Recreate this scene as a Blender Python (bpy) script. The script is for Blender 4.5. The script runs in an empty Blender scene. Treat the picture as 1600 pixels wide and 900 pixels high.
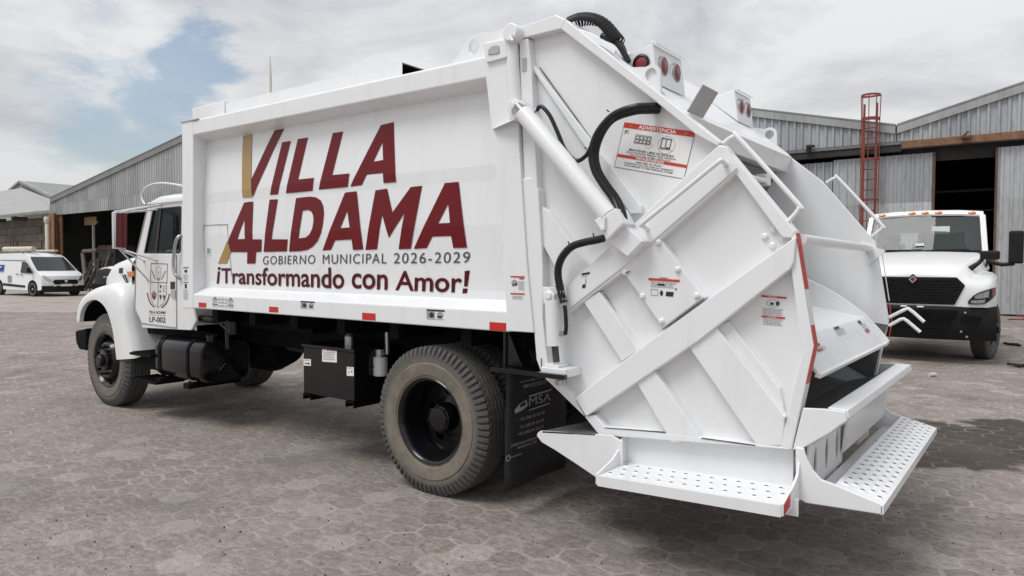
import bpy, bmesh, math, random
from mathutils import Vector, Matrix
from mathutils.geometry import tessellate_polygon

random.seed(7)
scene = bpy.context.scene
col = scene.collection

# ------------------------------------------------------------------ camera
FPX, CXP, CYP = 1117.0, 800.0, 450.0          # focal length and centre in photo pixels (1600 x 900)
YAW, PITCH, ROLL, CAM_H = math.radians(36.8), math.radians(1.95), math.radians(0.25), 1.62
_fw = Vector((-math.sin(YAW)*math.cos(PITCH), math.cos(YAW)*math.cos(PITCH), -math.sin(PITCH)))
_rt0 = Vector((math.cos(YAW), math.sin(YAW), 0)); _up0 = _rt0.cross(_fw)
_rt = _rt0*math.cos(ROLL) + _up0*math.sin(ROLL); _up = _up0*math.cos(ROLL) - _rt0*math.sin(ROLL)
CAMP = Vector((0, 0, CAM_H))
cam_data = bpy.data.cameras.new('camera'); cam = bpy.data.objects.new('camera', cam_data); col.objects.link(cam)
cam_data.sensor_width = 36.0; cam_data.lens = FPX/1600*36.0; cam_data.clip_start = 0.05; cam_data.clip_end = 3000
m3 = Matrix((_rt, _up, -_fw)).transposed()
cam.matrix_world = Matrix.Translation(CAMP) @ m3.to_4x4()
scene.camera = cam
scene.render.resolution_x, scene.render.resolution_y = 1024, 576

# ------------------------------------------------------------------ world: bright broken overcast over a Nishita sky
SUN_EL, SUN_DIR = math.radians(60), Vector((-0.35, -0.75, 0))     # towards the sun (horizontal part)
def ray(u, v): return (_fw + _rt*((u-CXP)/FPX) + _up*((CYP-v)/FPX))
world = bpy.data.worlds.new('World'); scene.world = world; world.use_nodes = True
wn, wl = world.node_tree.nodes, world.node_tree.links
wn.clear()
def wnode(t, **k):
    n = wn.new(t)
    for a, b in k.items(): setattr(n, a, b)
    return n
wout = wnode('ShaderNodeOutputWorld')
sky = wnode('ShaderNodeTexSky', sky_type='NISHITA', sun_disc=False)
sky.sun_elevation = SUN_EL; sky.sun_rotation = math.atan2(SUN_DIR.x, SUN_DIR.y)
sky.air_density = 1.2; sky.dust_density = 1.5
bg_sky = wnode('ShaderNodeBackground'); bg_sky.inputs[1].default_value = 0.09
wl.new(sky.outputs[0], bg_sky.inputs[0])
tc = wnode('ShaderNodeTexCoord')
def wnoise(scale, detail, rough, vec, dist=0.0):
    n = wnode('ShaderNodeTexNoise'); n.inputs['Scale'].default_value = scale; n.inputs['Detail'].default_value = detail
    n.inputs['Roughness'].default_value = rough; n.inputs['Distortion'].default_value = dist
    wl.new(vec, n.inputs['Vector']); return n
wmap = wnode('ShaderNodeMapping'); wmap.inputs['Scale'].default_value = (1, 1, 2.4); wl.new(tc.outputs['Generated'], wmap.inputs[0])
nz_a = wnoise(2.1, 8, 0.62, wmap.outputs[0], 0.4)
nz_b = wnoise(5.0, 9, 0.6, wmap.outputs[0], 0.2)
def wmath(op, a, b=None, c=None):
    n = wnode('ShaderNodeMath', operation=op)
    for i, x in enumerate((a, b, c)):
        if x is None: continue
        if isinstance(x, (int, float)): n.inputs[i].default_value = x
        else: wl.new(x, n.inputs[i])
    return n.outputs[0]
def wblob(u, v, r0, r1):
    """soft opening in the cloud round one direction, ragged by noise"""
    d = ray(u, v).normalized()
    vm = wnode('ShaderNodeVectorMath', operation='DISTANCE'); wl.new(tc.outputs['Generated'], vm.inputs[0]); vm.inputs[1].default_value = d
    dd = wmath('ADD', vm.outputs['Value'], wmath('MULTIPLY', wmath('SUBTRACT', nz_b.outputs['Fac'], 0.5), 0.34))
    mr = wnode('ShaderNodeMapRange', interpolation_type='SMOOTHSTEP')
    mr.inputs[1].default_value = r0; mr.inputs[2].default_value = r1; mr.inputs[3].default_value = 1; mr.inputs[4].default_value = 0
    wl.new(dd, mr.inputs[0]); return mr.outputs[0]
gap = wmath('MAXIMUM', wblob(228, 158, 0.0, 0.075), wmath('MAXIMUM', wblob(172, 228, 0.0, 0.085), wblob(285, 108, 0.0, 0.055)))
gap = wmath('MAXIMUM', gap, wmath('MULTIPLY', wblob(160, 15, 0.0, 0.06), 0.3))
gap = wmath('MULTIPLY', gap, 0.75)
cr = wnode('ShaderNodeValToRGB')
cr.color_ramp.elements[0].position = 0.36; cr.color_ramp.elements[0].color = (0.355, 0.373, 0.41, 1)
cr.color_ramp.elements[1].position = 0.56; cr.color_ramp.elements[1].color = (0.62, 0.628, 0.636, 1)
mixn = wmath('ADD', wmath('MULTIPLY', nz_a.outputs['Fac'], 0.72), wmath('MULTIPLY', nz_b.outputs['Fac'], 0.28))
wl.new(mixn, cr.inputs[0])
# overcast brightens evenly from the horizon to the zenith
sepz = wnode('ShaderNodeSeparateXYZ'); wl.new(tc.outputs['Generated'], sepz.inputs[0])
lum = wmath('ADD', 0.84, wmath('MULTIPLY', wmath('MAXIMUM', sepz.outputs[2], 0.0), 0.52))
bg_cloud = wnode('ShaderNodeBackground'); wl.new(lum, bg_cloud.inputs[1]); wl.new(cr.outputs[0], bg_cloud.inputs[0])
wmix = wnode('ShaderNodeMixShader'); wl.new(gap, wmix.inputs[0]); wl.new(bg_cloud.outputs[0], wmix.inputs[1]); wl.new(bg_sky.outputs[0], wmix.inputs[2])
wl.new(wmix.outputs[0], wout.inputs[0])

sun_data = bpy.data.lights.new('sun', 'SUN'); sun_data.energy = 1.5; sun_data.angle = math.radians(26); sun_data.color = (1, 0.985, 0.96)
sun = bpy.data.objects.new('sun', sun_data); col.objects.link(sun)
_sd = SUN_DIR.normalized()*math.cos(SUN_EL) + Vector((0, 0, math.sin(SUN_EL)))
sun.rotation_euler = (-_sd).to_track_quat('-Z', 'Y').to_euler(); sun.location = (0, 0, 30)

scene.view_settings.view_transform = 'Standard'; scene.view_settings.look = 'None'
scene.view_settings.gamma = 1; scene.view_settings.exposure = 0.42; scene.view_settings.use_curve_mapping = False
scene.render.engine = 'CYCLES'

# ------------------------------------------------------------------ pixel -> place
def at(u, v, axis, val):
    r = ray(u, v); i = 'xyz'.index(axis); t = (val-CAMP[i])/r[i]; return CAMP + r*t
def S(u, v, y=3.6): return at(u, v, 'y', y)
def G(u, v): return at(u, v, 'z', 0)
def X(u, v, x): return at(u, v, 'x', x)
def Z(u, v, z): return at(u, v, 'z', z)

# ------------------------------------------------------------------ materials
MATS = {}
def nodes_of(name):
    m = bpy.data.materials.new(name); m.use_nodes = True
    nt = m.node_tree; b = nt.nodes['Principled BSDF']; MATS[name] = m
    return m, nt, b
def N(nt, t, **k):
    n = nt.nodes.new(t)
    for a, v in k.items(): setattr(n, a, v)
    return n
def ramp(nt, src, stops):
    r = N(nt, 'ShaderNodeValToRGB'); e = r.color_ramp.elements
    while len(e) < len(stops): e.new(0.5)
    for x, (p, c) in zip(e, stops): x.position = p; x.color = (*c, 1) if len(c) == 3 else c
    nt.links.new(src, r.inputs[0]); return r.outputs[0]
def noise(nt, scale, detail=4, rough=0.55, vec=None, dist=0):
    n = N(nt, 'ShaderNodeTexNoise'); n.inputs['Scale'].default_value = scale; n.inputs['Detail'].default_value = detail
    n.inputs['Roughness'].default_value = rough; n.inputs['Distortion'].default_value = dist
    if vec is not None: nt.links.new(vec, n.inputs['Vector'])
    return n.outputs['Fac']
def pos(nt, scale=(1, 1, 1)):
    g = N(nt, 'ShaderNodeNewGeometry'); mp = N(nt, 'ShaderNodeMapping'); mp.inputs['Scale'].default_value = scale
    nt.links.new(g.outputs['Position'], mp.inputs[0]); return mp.outputs[0]
def mix(nt, fac, a, b, mode='MIX'):
    n = N(nt, 'ShaderNodeMix', data_type='RGBA', blend_type=mode)
    for i, x in ((0, fac), (6, a), (7, b)):
        if isinstance(x, (int, float)): n.inputs[i].default_value = x
        elif isinstance(x, tuple): n.inputs[i].default_value = (*x, 1) if len(x) == 3 else x
        else: nt.links.new(x, n.inputs[i])
    return n.outputs[2]
def math_(nt, op, a, b=0.0, c=None, clamp=False):
    n = N(nt, 'ShaderNodeMath', operation=op, use_clamp=clamp)
    for i, x in enumerate((a, b, c)):
        if x is None: continue
        if isinstance(x, (int, float)): n.inputs[i].default_value = x
        else: nt.links.new(x, n.inputs[i])
    return n.outputs[0]
def bump(nt, b, h, strength=0.3, dist=0.01):
    n = N(nt, 'ShaderNodeBump'); n.inputs['Strength'].default_value = strength; n.inputs['Distance'].default_value = dist
    nt.links.new(h, n.inputs['Height']); nt.links.new(n.outputs[0], b.inputs['Normal'])
def simple(name, color, rough=0.5, metal=0.0, coat=0.0, var=0.12, scale=6.0, bumps=0.0, spec=0.5):
    m, nt, b = nodes_of(name)
    f = noise(nt, scale, 5, 0.6, pos(nt))
    c0 = tuple(max(0, c*(1-var)) for c in color); c1 = tuple(min(1, c*(1+var)) for c in color)
    nt.links.new(ramp(nt, f, [(0.3, c0), (0.7, c1)]), b.inputs['Base Color'])
    f2 = noise(nt, scale*3.3, 4, 0.6, pos(nt))
    r = N(nt, 'ShaderNodeMapRange'); nt.links.new(f2, r.inputs[0]); r.inputs[1].default_value = .3; r.inputs[2].default_value = .7
    r.inputs[3].default_value = max(0, rough-0.06); r.inputs[4].default_value = min(1, rough+0.08)
    nt.links.new(r.outputs[0], b.inputs['Roughness'])
    b.inputs['Metallic'].default_value = metal; b.inputs['Coat Weight'].default_value = coat
    b.inputs['Coat Roughness'].default_value = 0.08; b.inputs['Specular IOR Level'].default_value = spec
    if bumps: bump(nt, b, noise(nt, scale*8, 4, 0.6, pos(nt)), bumps, 0.004)
    return m
def paint(name, color, dirt=0.25):
    """sprayed steel: faint waviness, orange peel, grime streaks"""
    m, nt, b = nodes_of(name)
    streak = noise(nt, 3.0, 6, 0.65, pos(nt, (2.5, 2.5, 0.5)))
    fine = noise(nt, 34, 4, 0.7, pos(nt))
    d = math_(nt, 'MULTIPLY', ramp(nt, streak, [(0.5, (0, 0, 0)), (0.75, (1, 1, 1))]), fine)
    d = math_(nt, 'MULTIPLY', d, dirt)
    nt.links.new(mix(nt, d, color, (0.42, 0.37, 0.31)), b.inputs['Base Color'])
    nt.links.new(math_(nt, 'ADD', 0.30, math_(nt, 'MULTIPLY', streak, 0.16)), b.inputs['Roughness'])
    b.inputs['Coat Weight'].default_value = 0.35; b.inputs['Coat Roughness'].default_value = 0.12
    h = math_(nt, 'ADD', math_(nt, 'MULTIPLY', noise(nt, 2.2, 2, 0.5, pos(nt)), 1.0), math_(nt, 'MULTIPLY', noise(nt, 120, 2, 0.5, pos(nt)), 0.012))
    bump(nt, b, h, 0.16, 0.02)
    return m
paint('white_paint', (0.785, 0.797, 0.81), 0.28)
paint('cab_white', (0.76, 0.765, 0.765), 0.2)
paint('van_white', (0.78, 0.79, 0.80), 0.2)
simple('black_paint', (0.006, 0.006, 0.0075), 0.2, coat=0.1, var=0.3, spec=0.35)
simple('black_matte', (0.006, 0.006, 0.0065), 0.7, var=0.4, spec=0.1)
simple('plastic_black', (0.008, 0.008, 0.0085), 0.5, var=0.3, bumps=0.15, spec=0.3)
simple('hose_black', (0.007, 0.007, 0.0075), 0.32, var=0.3, spec=0.4)
simple('steel', (0.45, 0.45, 0.46), 0.35, 1.0, scale=12)
simple('chrome', (0.75, 0.76, 0.78), 0.12, 1.0, var=0.05)
simple('grey_plate', (0.42, 0.42, 0.42), 0.55, var=0.08)
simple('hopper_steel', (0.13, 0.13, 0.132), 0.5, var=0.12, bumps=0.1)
simple('red_tape', (0.52, 0.022, 0.016), 0.35, var=0.1, scale=60)
simple('white_tape', (0.75, 0.75, 0.75), 0.35, var=0.05, scale=60)
simple('sticker_white', (0.80, 0.80, 0.80), 0.4, var=0.03)
simple('sticker_red', (0.55, 0.045, 0.028), 0.4, var=0.05)
simple('print_black', (0.02, 0.02, 0.022), 0.45, var=0.2)
simple('print_grey', (0.30, 0.30, 0.30), 0.5, var=0.2)
simple('flap_print', (0.42, 0.43, 0.46), 0.6, var=0.2, scale=60)
simple('vinyl_maroon', (0.140, 0.005, 0.009), 0.22, coat=0.06, var=0.06, spec=0.22)
simple('vinyl_dark', (0.080, 0.004, 0.009), 0.25, coat=0.05, var=0.06, spec=0.22)
simple('vinyl_gold', (0.36, 0.22, 0.062), 0.22, coat=0.4, var=0.08)
simple('vinyl_grey', (0.07, 0.065, 0.065), 0.3, var=0.1)
simple('print_red', (0.18, 0.012, 0.02), 0.4)
simple('lens_red', (0.20, 0.005, 0.010), 0.15, coat=0.2, var=0.2, scale=80, bumps=0.5)
simple('lens_amber', (0.62, 0.16, 0.012), 0.2, coat=0.6, var=0.15, scale=60)
simple('mud_flap', (0.014, 0.014, 0.015), 0.55, var=0.4, bumps=0.1)
simple('red_oxide', (0.24, 0.048, 0.035), 0.55, var=0.3, scale=9, bumps=0.15)
simple('orange_steel', (0.20, 0.10, 0.05), 0.6, var=0.35, scale=5, bumps=0.2)
simple('rust_steel', (0.11, 0.055, 0.035), 0.75, var=0.4, scale=5, bumps=0.3)
simple('dark_scrap', (0.055, 0.052, 0.049), 0.7, var=0.5, scale=4, bumps=0.3)
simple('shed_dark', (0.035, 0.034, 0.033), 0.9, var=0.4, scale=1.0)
simple('pvc_cream', (0.55, 0.51, 0.42), 0.45, var=0.1)
simple('yellow_panel', (0.34, 0.26, 0.13), 0.6, var=0.3, scale=3)
simple('headlamp', (0.32, 0.33, 0.35), 0.15, 0.6, coat=1.0, var=0.6, scale=30)
simple('logo_blue', (0.02, 0.06, 0.30), 0.4)
simple('paper_pale', (0.62, 0.70, 0.66), 0.6, var=0.03)
simple('seat_grey', (0.06, 0.062, 0.065), 0.8)
simple('engine_dirty', (0.12, 0.105, 0.085), 0.7, var=0.4, scale=10, bumps=0.3)
simple('litter_dark', (0.02, 0.02, 0.02), 0.8)
simple('litter_pale', (0.5, 0.47, 0.43), 0.8)
def glass_mat(name, tint, alpha=0.35, rough=0.02):
    m, nt, b = nodes_of(name)
    b.inputs['Base Color'].default_value = (*tint, 1); b.inputs['Roughness'].default_value = rough
    b.inputs['Specular IOR Level'].default_value = 0.6
    tr = N(nt, 'ShaderNodeBsdfTransparent'); tr.inputs[0].default_value = (0.55, 0.62, 0.60, 1)
    mx = N(nt, 'ShaderNodeMixShader'); mx.inputs[0].default_value = alpha
    nt.links.new(tr.outputs[0], mx.inputs[1]); nt.links.new(b.outputs[0], mx.inputs[2])
    # dust film is uneven
    f = noise(nt, 5, 4, 0.6, pos(nt))
    nt.links.new(math_(nt, 'ADD', alpha-0.05, math_(nt, 'MULTIPLY', f, 0.1)), mx.inputs[0])
    nt.links.new(mx.outputs[0], nt.nodes['Material Output'].inputs[0])
simple('seam_dirt', (0.10, 0.085, 0.07), 0.9, var=0.9, scale=18)
simple('gate_red', (0.12, 0.016, 0.02), 0.5)
simple('pale_line', (0.42, 0.40, 0.37), 0.9, var=0.5, scale=7)
_m, _nt, _b = nodes_of('mirror'); _b.inputs['Metallic'].default_value = 1.0; _b.inputs['Roughness'].default_value = 0.0; _b.inputs['Base Color'].default_value = (0.8, 0.81, 0.82, 1)
glass_mat('cab_glass', (0.02, 0.03, 0.03), 0.34)
glass_mat('screen_glass', (0.085, 0.10, 0.10), 0.42)
glass_mat('van_glass', (0.012, 0.013, 0.014), 0.9)
def tyre_mat(name, dusty):
    m, nt, b = nodes_of(name)
    tcn = N(nt, 'ShaderNodeTexCoord'); sx = N(nt, 'ShaderNodeSeparateXYZ'); nt.links.new(tcn.outputs['Object'], sx.inputs[0])
    r = math_(nt, 'SQRT', math_(nt, 'ADD', math_(nt, 'MULTIPLY', sx.outputs[0], sx.outputs[0]), math_(nt, 'MULTIPLY', sx.outputs[2], sx.outputs[2])))
    mp = N(nt, 'ShaderNodeMapping'); nt.links.new(tcn.outputs['Object'], mp.inputs[0])
    n1 = noise(nt, 5, 6, 0.65, mp.outputs[0]); n2 = noise(nt, 28, 5, 0.65, mp.outputs[0])
    # dried dust sits on the sidewall between bead and shoulder
    band = ramp(nt, math_(nt, 'ADD', r, math_(nt, 'MULTIPLY', math_(nt, 'SUBTRACT', n1, 0.5), 0.05)),
                [(0.0, (1, 1, 1)), (0.405, (1, 1, 1)), (0.452, (0.10, 0.10, 0.10)), (1.0, (0.12, 0.12, 0.12))])
    f = math_(nt, 'MULTIPLY', band, math_(nt, 'ADD', -0.35, math_(nt, 'MULTIPLY', n1, 2.3)), clamp=True)
    f = math_(nt, 'MULTIPLY', f, dusty)
    c = mix(nt, f, mix(nt, n2, (0.035, 0.034, 0.033), (0.105, 0.102, 0.097)), mix(nt, n2, (0.17, 0.14, 0.105), (0.34, 0.29, 0.23)))
    nt.links.new(c, b.inputs['Base Color']); b.inputs['Roughness'].default_value = 0.8
    bump(nt, b, n2, 0.25, 0.004)
tyre_mat('tyre_dusty', 0.72); tyre_mat('tyre_front', 0.5); tyre_mat('tyre_black', 0.10)
def corrugated(name, c0, c1, stain):
    m, nt, b = nodes_of(name)
    v = noise(nt, 1.0, 5, 0.6, pos(nt, (1.3, 1.3, 0.15))); n2 = noise(nt, 5, 6, 0.7, pos(nt, (2, 2, 0.5)))
    oi = N(nt, 'ShaderNodeObjectInfo')
    c = ramp(nt, math_(nt, 'ADD', math_(nt, 'MULTIPLY', v, 0.7), math_(nt, 'MULTIPLY', oi.outputs['Random'], 0.3)), [(0.3, c0), (0.7, c1)])
    st = ramp(nt, n2, [(0.5, (0, 0, 0)), (0.78, (1, 1, 1))])
    nt.links.new(mix(nt, math_(nt, 'MULTIPLY', st, stain), c, (0.12, 0.10, 0.085)), b.inputs['Base Color'])
    b.inputs['Metallic'].default_value = 0.15; b.inputs['Roughness'].default_value = 0.5
corrugated('sheet_left', (0.28, 0.288, 0.29), (0.44, 0.45, 0.45), 0.45)
corrugated('sheet_right', (0.31, 0.325, 0.34), (0.50, 0.52, 0.54), 0.5)
corrugated('sheet_door', (0.36, 0.37, 0.38), (0.56, 0.57, 0.58), 0.7)
corrugated('sheet_dark', (0.16, 0.165, 0.165), (0.23, 0.235, 0.235), 0.3)
corrugated('roof_sheet', (0.22, 0.22, 0.215), (0.34, 0.34, 0.33), 0.4)
def block_mat():
    m, nt, b = nodes_of('block_wall')
    oi = N(nt, 'ShaderNodeObjectInfo'); n1 = noise(nt, 1.2, 5, 0.6, pos(nt)); n2 = noise(nt, 14, 5, 0.7, pos(nt))
    f = math_(nt, 'ADD', math_(nt, 'MULTIPLY', oi.outputs['Random'], 0.45), math_(nt, 'MULTIPLY', n1, 0.55))
    nt.links.new(mix(nt, n2, ramp(nt, f, [(0.2, (0.085, 0.068, 0.053)), (0.8, (0.165, 0.138, 0.11))]), (0.11, 0.095, 0.08)), b.inputs['Base Color'])
    b.inputs['Roughness'].default_value = 0.9; bump(nt, b, n2, 0.5, 0.01)
block_mat()
simple('mortar', (0.14, 0.125, 0.11), 0.95, var=0.2, bumps=0.3)

def ground_mat(name, paver):
    m, nt, b = nodes_of(name)
    P = pos(nt)
    big = noise(nt, 0.22, 6, 0.6, P, 0.3); mid = noise(nt, 1.6, 6, 0.65, P); fine = noise(nt, 22, 7, 0.72, P); grit = noise(nt, 95, 3, 0.7, P)
    if paver:
        a = N(nt, 'ShaderNodeAttribute', attribute_name='rim'); oi = N(nt, 'ShaderNodeObjectInfo')
        ra = N(nt, 'ShaderNodeAttribute', attribute_name='shade')
        rnd = math_(nt, 'FRACT', math_(nt, 'ADD', ra.outputs['Fac'], math_(nt, 'MULTIPLY', oi.outputs['Random'], 7.31)))
        centre = ramp(nt, rnd, [(0.0, (0.216, 0.184, 0.161)), (0.5, (0.269, 0.233, 0.208)), (0.88, (0.323, 0.284, 0.259)), (0.985, (0.474, 0.427, 0.398)), (1.0, (0.542, 0.490, 0.465))])
        stone = mix(nt, math_(nt, 'MULTIPLY', mid, 0.4), centre, (0.238, 0.203, 0.178))
        stone = mix(nt, ramp(nt, fine, [(0.35, (0.55, 0.55, 0.55)), (0.6, (0, 0, 0))]), stone, (0.125, 0.107, 0.092))
        rimf = math_(nt, 'ADD', a.outputs['Fac'], math_(nt, 'MULTIPLY', math_(nt, 'SUBTRACT', fine, 0.5), 0.9))
        rimf = ramp(nt, rimf, [(0.38, (0, 0, 0)), (0.78, (1, 1, 1))])
        rimf = math_(nt, 'MULTIPLY', rimf, ramp(nt, mid, [(0.38, (0.05, 0.05, 0.05)), (0.59, (0.70, 0.70, 0.70))]))
        c = mix(nt, rimf, stone, (0.497, 0.440, 0.403))
    else:
        c = ramp(nt, mid, [(0.3, (0.316, 0.278, 0.253)), (0.7, (0.439, 0.390, 0.356))])
    # dust that lies over pavers and joints alike
    dust = ramp(nt, math_(nt, 'ADD', math_(nt, 'MULTIPLY', big, 0.45), math_(nt, 'MULTIPLY', fine, 0.55)), [(0.44, (0.0, 0.0, 0.0)), (0.66, (0.7, 0.7, 0.7))])
    c = mix(nt, dust, c, mix(nt, mid, (0.301, 0.266, 0.240), (0.370, 0.330, 0.301)))
    c = mix(nt, math_(nt, 'MULTIPLY', ramp(nt, grit, [(0.5, (0, 0, 0)), (0.72, (1, 1, 1))]), 0.35), c, (0.11, 0.097, 0.085))
    scuff = noise(nt, 9, 8, 0.75, pos(nt, (1.0, 2.6, 1)), 0.6)
    c = mix(nt, ramp(nt, scuff, [(0.50, (0, 0, 0)), (0.60, (0.35, 0.35, 0.35)), (0.68, (0.05, 0.05, 0.05))]), c, (0.530, 0.474, 0.438))
    c = mix(nt, ramp(nt, noise(nt, 41, 6, 0.75, P), [(0.34, (0.6, 0.6, 0.6)), (0.46, (0, 0, 0))]), c, (0.145, 0.127, 0.108))
    # greyer oil-dulled lane, and the wet patch with its own shape
    sx = N(nt, 'ShaderNodeSeparateXYZ'); nt.links.new(P, sx.inputs[0])
    wob = math_(nt, 'MULTIPLY', math_(nt, 'SUBTRACT', noise(nt, 1.1, 6, 0.62, P), 0.5), 2.6)
    w1 = G(1480, 690); 
    dx = math_(nt, 'SUBTRACT', sx.outputs[0], w1.x); dy = math_(nt, 'SUBTRACT', sx.outputs[1], w1.y)
    ca, sa = math.cos(YAW), math.sin(YAW)
    al = math_(nt, 'ADD', math_(nt, 'MULTIPLY', dx, ca/2.6), math_(nt, 'MULTIPLY', dy, sa/2.6))
    ac = math_(nt, 'ADD', math_(nt, 'MULTIPLY', dx, -sa/1.05), math_(nt, 'MULTIPLY', dy, ca/1.05))
    rr = math_(nt, 'ADD', math_(nt, 'SQRT', math_(nt, 'ADD', math_(nt, 'MULTIPLY', al, al), math_(nt, 'MULTIPLY', ac, ac))), math_(nt, 'MULTIPLY', wob, 0.7))
    wet = ramp(nt, rr, [(0.86, (1, 1, 1)), (0.985, (0, 0, 0))])
    if paver: wet = math_(nt, 'MULTIPLY', wet, math_(nt, 'SUBTRACT', 1.0, math_(nt, 'MULTIPLY', rimf, 0.55)))
    c = mix(nt, math_(nt, 'MULTIPLY', wet, 0.92), c, (0.050, 0.039, 0.031))
    oil = ramp(nt, noise(nt, 0.9, 5, 0.6, P), [(0.52, (0, 0, 0)), (0.70, (1, 1, 1))])
    c = mix(nt, math_(nt, 'MULTIPLY', math_(nt, 'MULTIPLY', oil, math_(nt, 'ADD', fine, 0.1)), 0.75), c, (0.115, 0.102, 0.09))
    nt.links.new(c, b.inputs['Base Color'])
    nt.links.new(math_(nt, 'SUBTRACT', 0.9, math_(nt, 'MULTIPLY', wet, 0.14)), b.inputs['Roughness'])
    b.inputs['Specular IOR Level'].default_value = 0.22
    bump(nt, b, math_(nt, 'ADD', fine, math_(nt, 'MULTIPLY', grit, 0.6)), 0.8, 0.014)
ground_mat('ground_dirt', False); ground_mat('paver_stone', True)

# ------------------------------------------------------------------ mesh helpers
class MB:
    def __init__(s): s.v = []; s.f = []; s.m = []; s.attr = None
    def add(s, vs, fs, mat=None):
        o = len(s.v); s.v += [tuple(p) for p in vs]; s.f += [tuple(i+o for i in f) for f in fs]; s.m += [mat]*len(fs); return s
    def prism(s, pts, vec, mat=None):
        """polygon pushed along vec"""
        n = len(pts); vec = Vector(vec); a = [Vector(p) for p in pts]; b = [p+vec for p in a]
        nrm = Vector((0, 0, 0))
        for i in range(n): nrm += a[i].cross(a[(i+1) % n])
        flip = nrm.dot(vec) > 0
        fs = [tuple(range(n))[::-1] if flip else tuple(range(n)), tuple(range(n, 2*n)) if flip else tuple(range(n, 2*n))[::-1]]
        for i in range(n):
            j = (i+1) % n; q = (i, j, n+j, n+i); fs.append(q if flip else q[::-1])
        return s.add(a+b, fs, mat)
    def box(s, a, b, mat=None):
        x0, x1 = sorted((a[0], b[0])); y0, y1 = sorted((a[1], b[1])); z0, z1 = sorted((a[2], b[2]))
        return s.prism([(x0, y0, z0), (x1, y0, z0), (x1, y1, z0), (x0, y1, z0)], (0, 0, z1-z0), mat)
    def bar(s, p, q, w, h, up=(0, 0, 1), mat=None):
        p, q = Vector(p), Vector(q); d = (q-p).normalized(); up = Vector(up); sd = d.cross(up).normalized(); u = sd.cross(d)
        r = [p+sd*(w/2*i)+u*(h/2*j) for i, j in ((-1, -1), (1, -1), (1, 1), (-1, 1))]
        return s.prism(r, q-p, mat)
    def tube(s, path, r, n=10, mat=None, caps=True):
        path = [Vector(p) for p in path]; rings = []; m = len(path)
        rad = r if isinstance(r, (list, tuple)) else [r]*m
        t0 = (path[1]-path[0]).normalized(); a = t0.orthogonal().normalized()
        for i, p in enumerate(path):
            t = (path[min(i+1, m-1)]-path[max(i-1, 0)])
            t = t.normalized() if t.length > 1e-9 else t0
            a = (a - t*a.dot(t)); a = a.normalized() if a.length > 1e-6 else t.orthogonal().normalized()
            b = t.cross(a)
            rings.append([p+(a*math.cos(k*2*math.pi/n)+b*math.sin(k*2*math.pi/n))*rad[i] for k in range(n)])
        vs = [q for rg in rings for q in rg]; fs = []
        for i in range(m-1):
            for k in range(n):
                k2 = (k+1) % n; fs.append((i*n+k, i*n+k2, (i+1)*n+k2, (i+1)*n+k))
        if caps: fs += [tuple(range(n))[::-1], tuple((m-1)*n+k for k in range(n))]
        return s.add(vs, fs, mat)
    def lathe(s, prof, n=48, c=(0, 0, 0), axis='y', mat=None, close=False, fn=None):
        """prof: (r, along) points"""
        c = Vector(c); vs = []; m = len(prof)
        for k in range(n):
            a = 2*math.pi*k/n
            for j, (r, y) in enumerate(prof):
                if fn: r, y = fn(r, y, a, j)
                if axis == 'y': vs.append(c+Vector((r*math.cos(a), y, r*math.sin(a))))
                elif axis == 'x': vs.append(c+Vector((y, r*math.cos(a), r*math.sin(a))))
                else: vs.append(c+Vector((r*math.cos(a), r*math.sin(a), y)))
        fs = []
        for k in range(n):
            k2 = (k+1) % n
            for j in range(m-1 if not close else m):
                j2 = (j+1) % m; fs.append((k*m+j, k2*m+j, k2*m+j2, k*m+j2))
        return s.add(vs, fs, mat)
    def grid(s, rows, mat=None, closed=False):
        n = len(rows[0]); vs = [p for r in rows for p in r]; fs = []
        for i in range(len(rows)-1):
            for j in range(n-1 if not closed else n):
                j2 = (j+1) % n; fs.append((i*n+j, i*n+j2, (i+1)*n+j2, (i+1)*n+j))
        return s.add(vs, fs, mat)
    def tess(s, loops, mat=None):
        """flat polygon with holes, loops of Vectors"""
        tri = tessellate_polygon([[Vector(p) for p in l] for l in loops]); flat = [p for l in loops for p in l]
        return s.add(flat, [tuple(t) for t in tri], mat)
    def plate(s, loops, vec, mat=None):
        """flat polygon with holes, given thickness vec"""
        vec = Vector(vec); loops = [[Vector(p) for p in l] for l in loops]
        tri = [tuple(t) for t in tessellate_polygon(loops)]; flat = [p for l in loops for p in l]; n = len(flat)
        fs = list(tri) + [tuple(i+n for i in t[::-1]) for t in tri]; o = 0
        for l in loops:
            k = len(l)
            for i in range(k): j = (i+1) % k; fs.append((o+i, o+j, n+o+j, n+o+i))
            o += k
        return s.add(flat+[p+vec for p in flat], fs, mat)
    def mesh(s, name, mats):
        me = bpy.data.meshes.new(name); me.from_pydata(s.v, [], s.f)
        names = []
        for x in s.m:
            x = x or mats
            if x not in names: names.append(x)
        for x in names: me.materials.append(MATS[x])
        for p, x in zip(me.polygons, s.m): p.material_index = names.index(x or mats)
        return me

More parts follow.
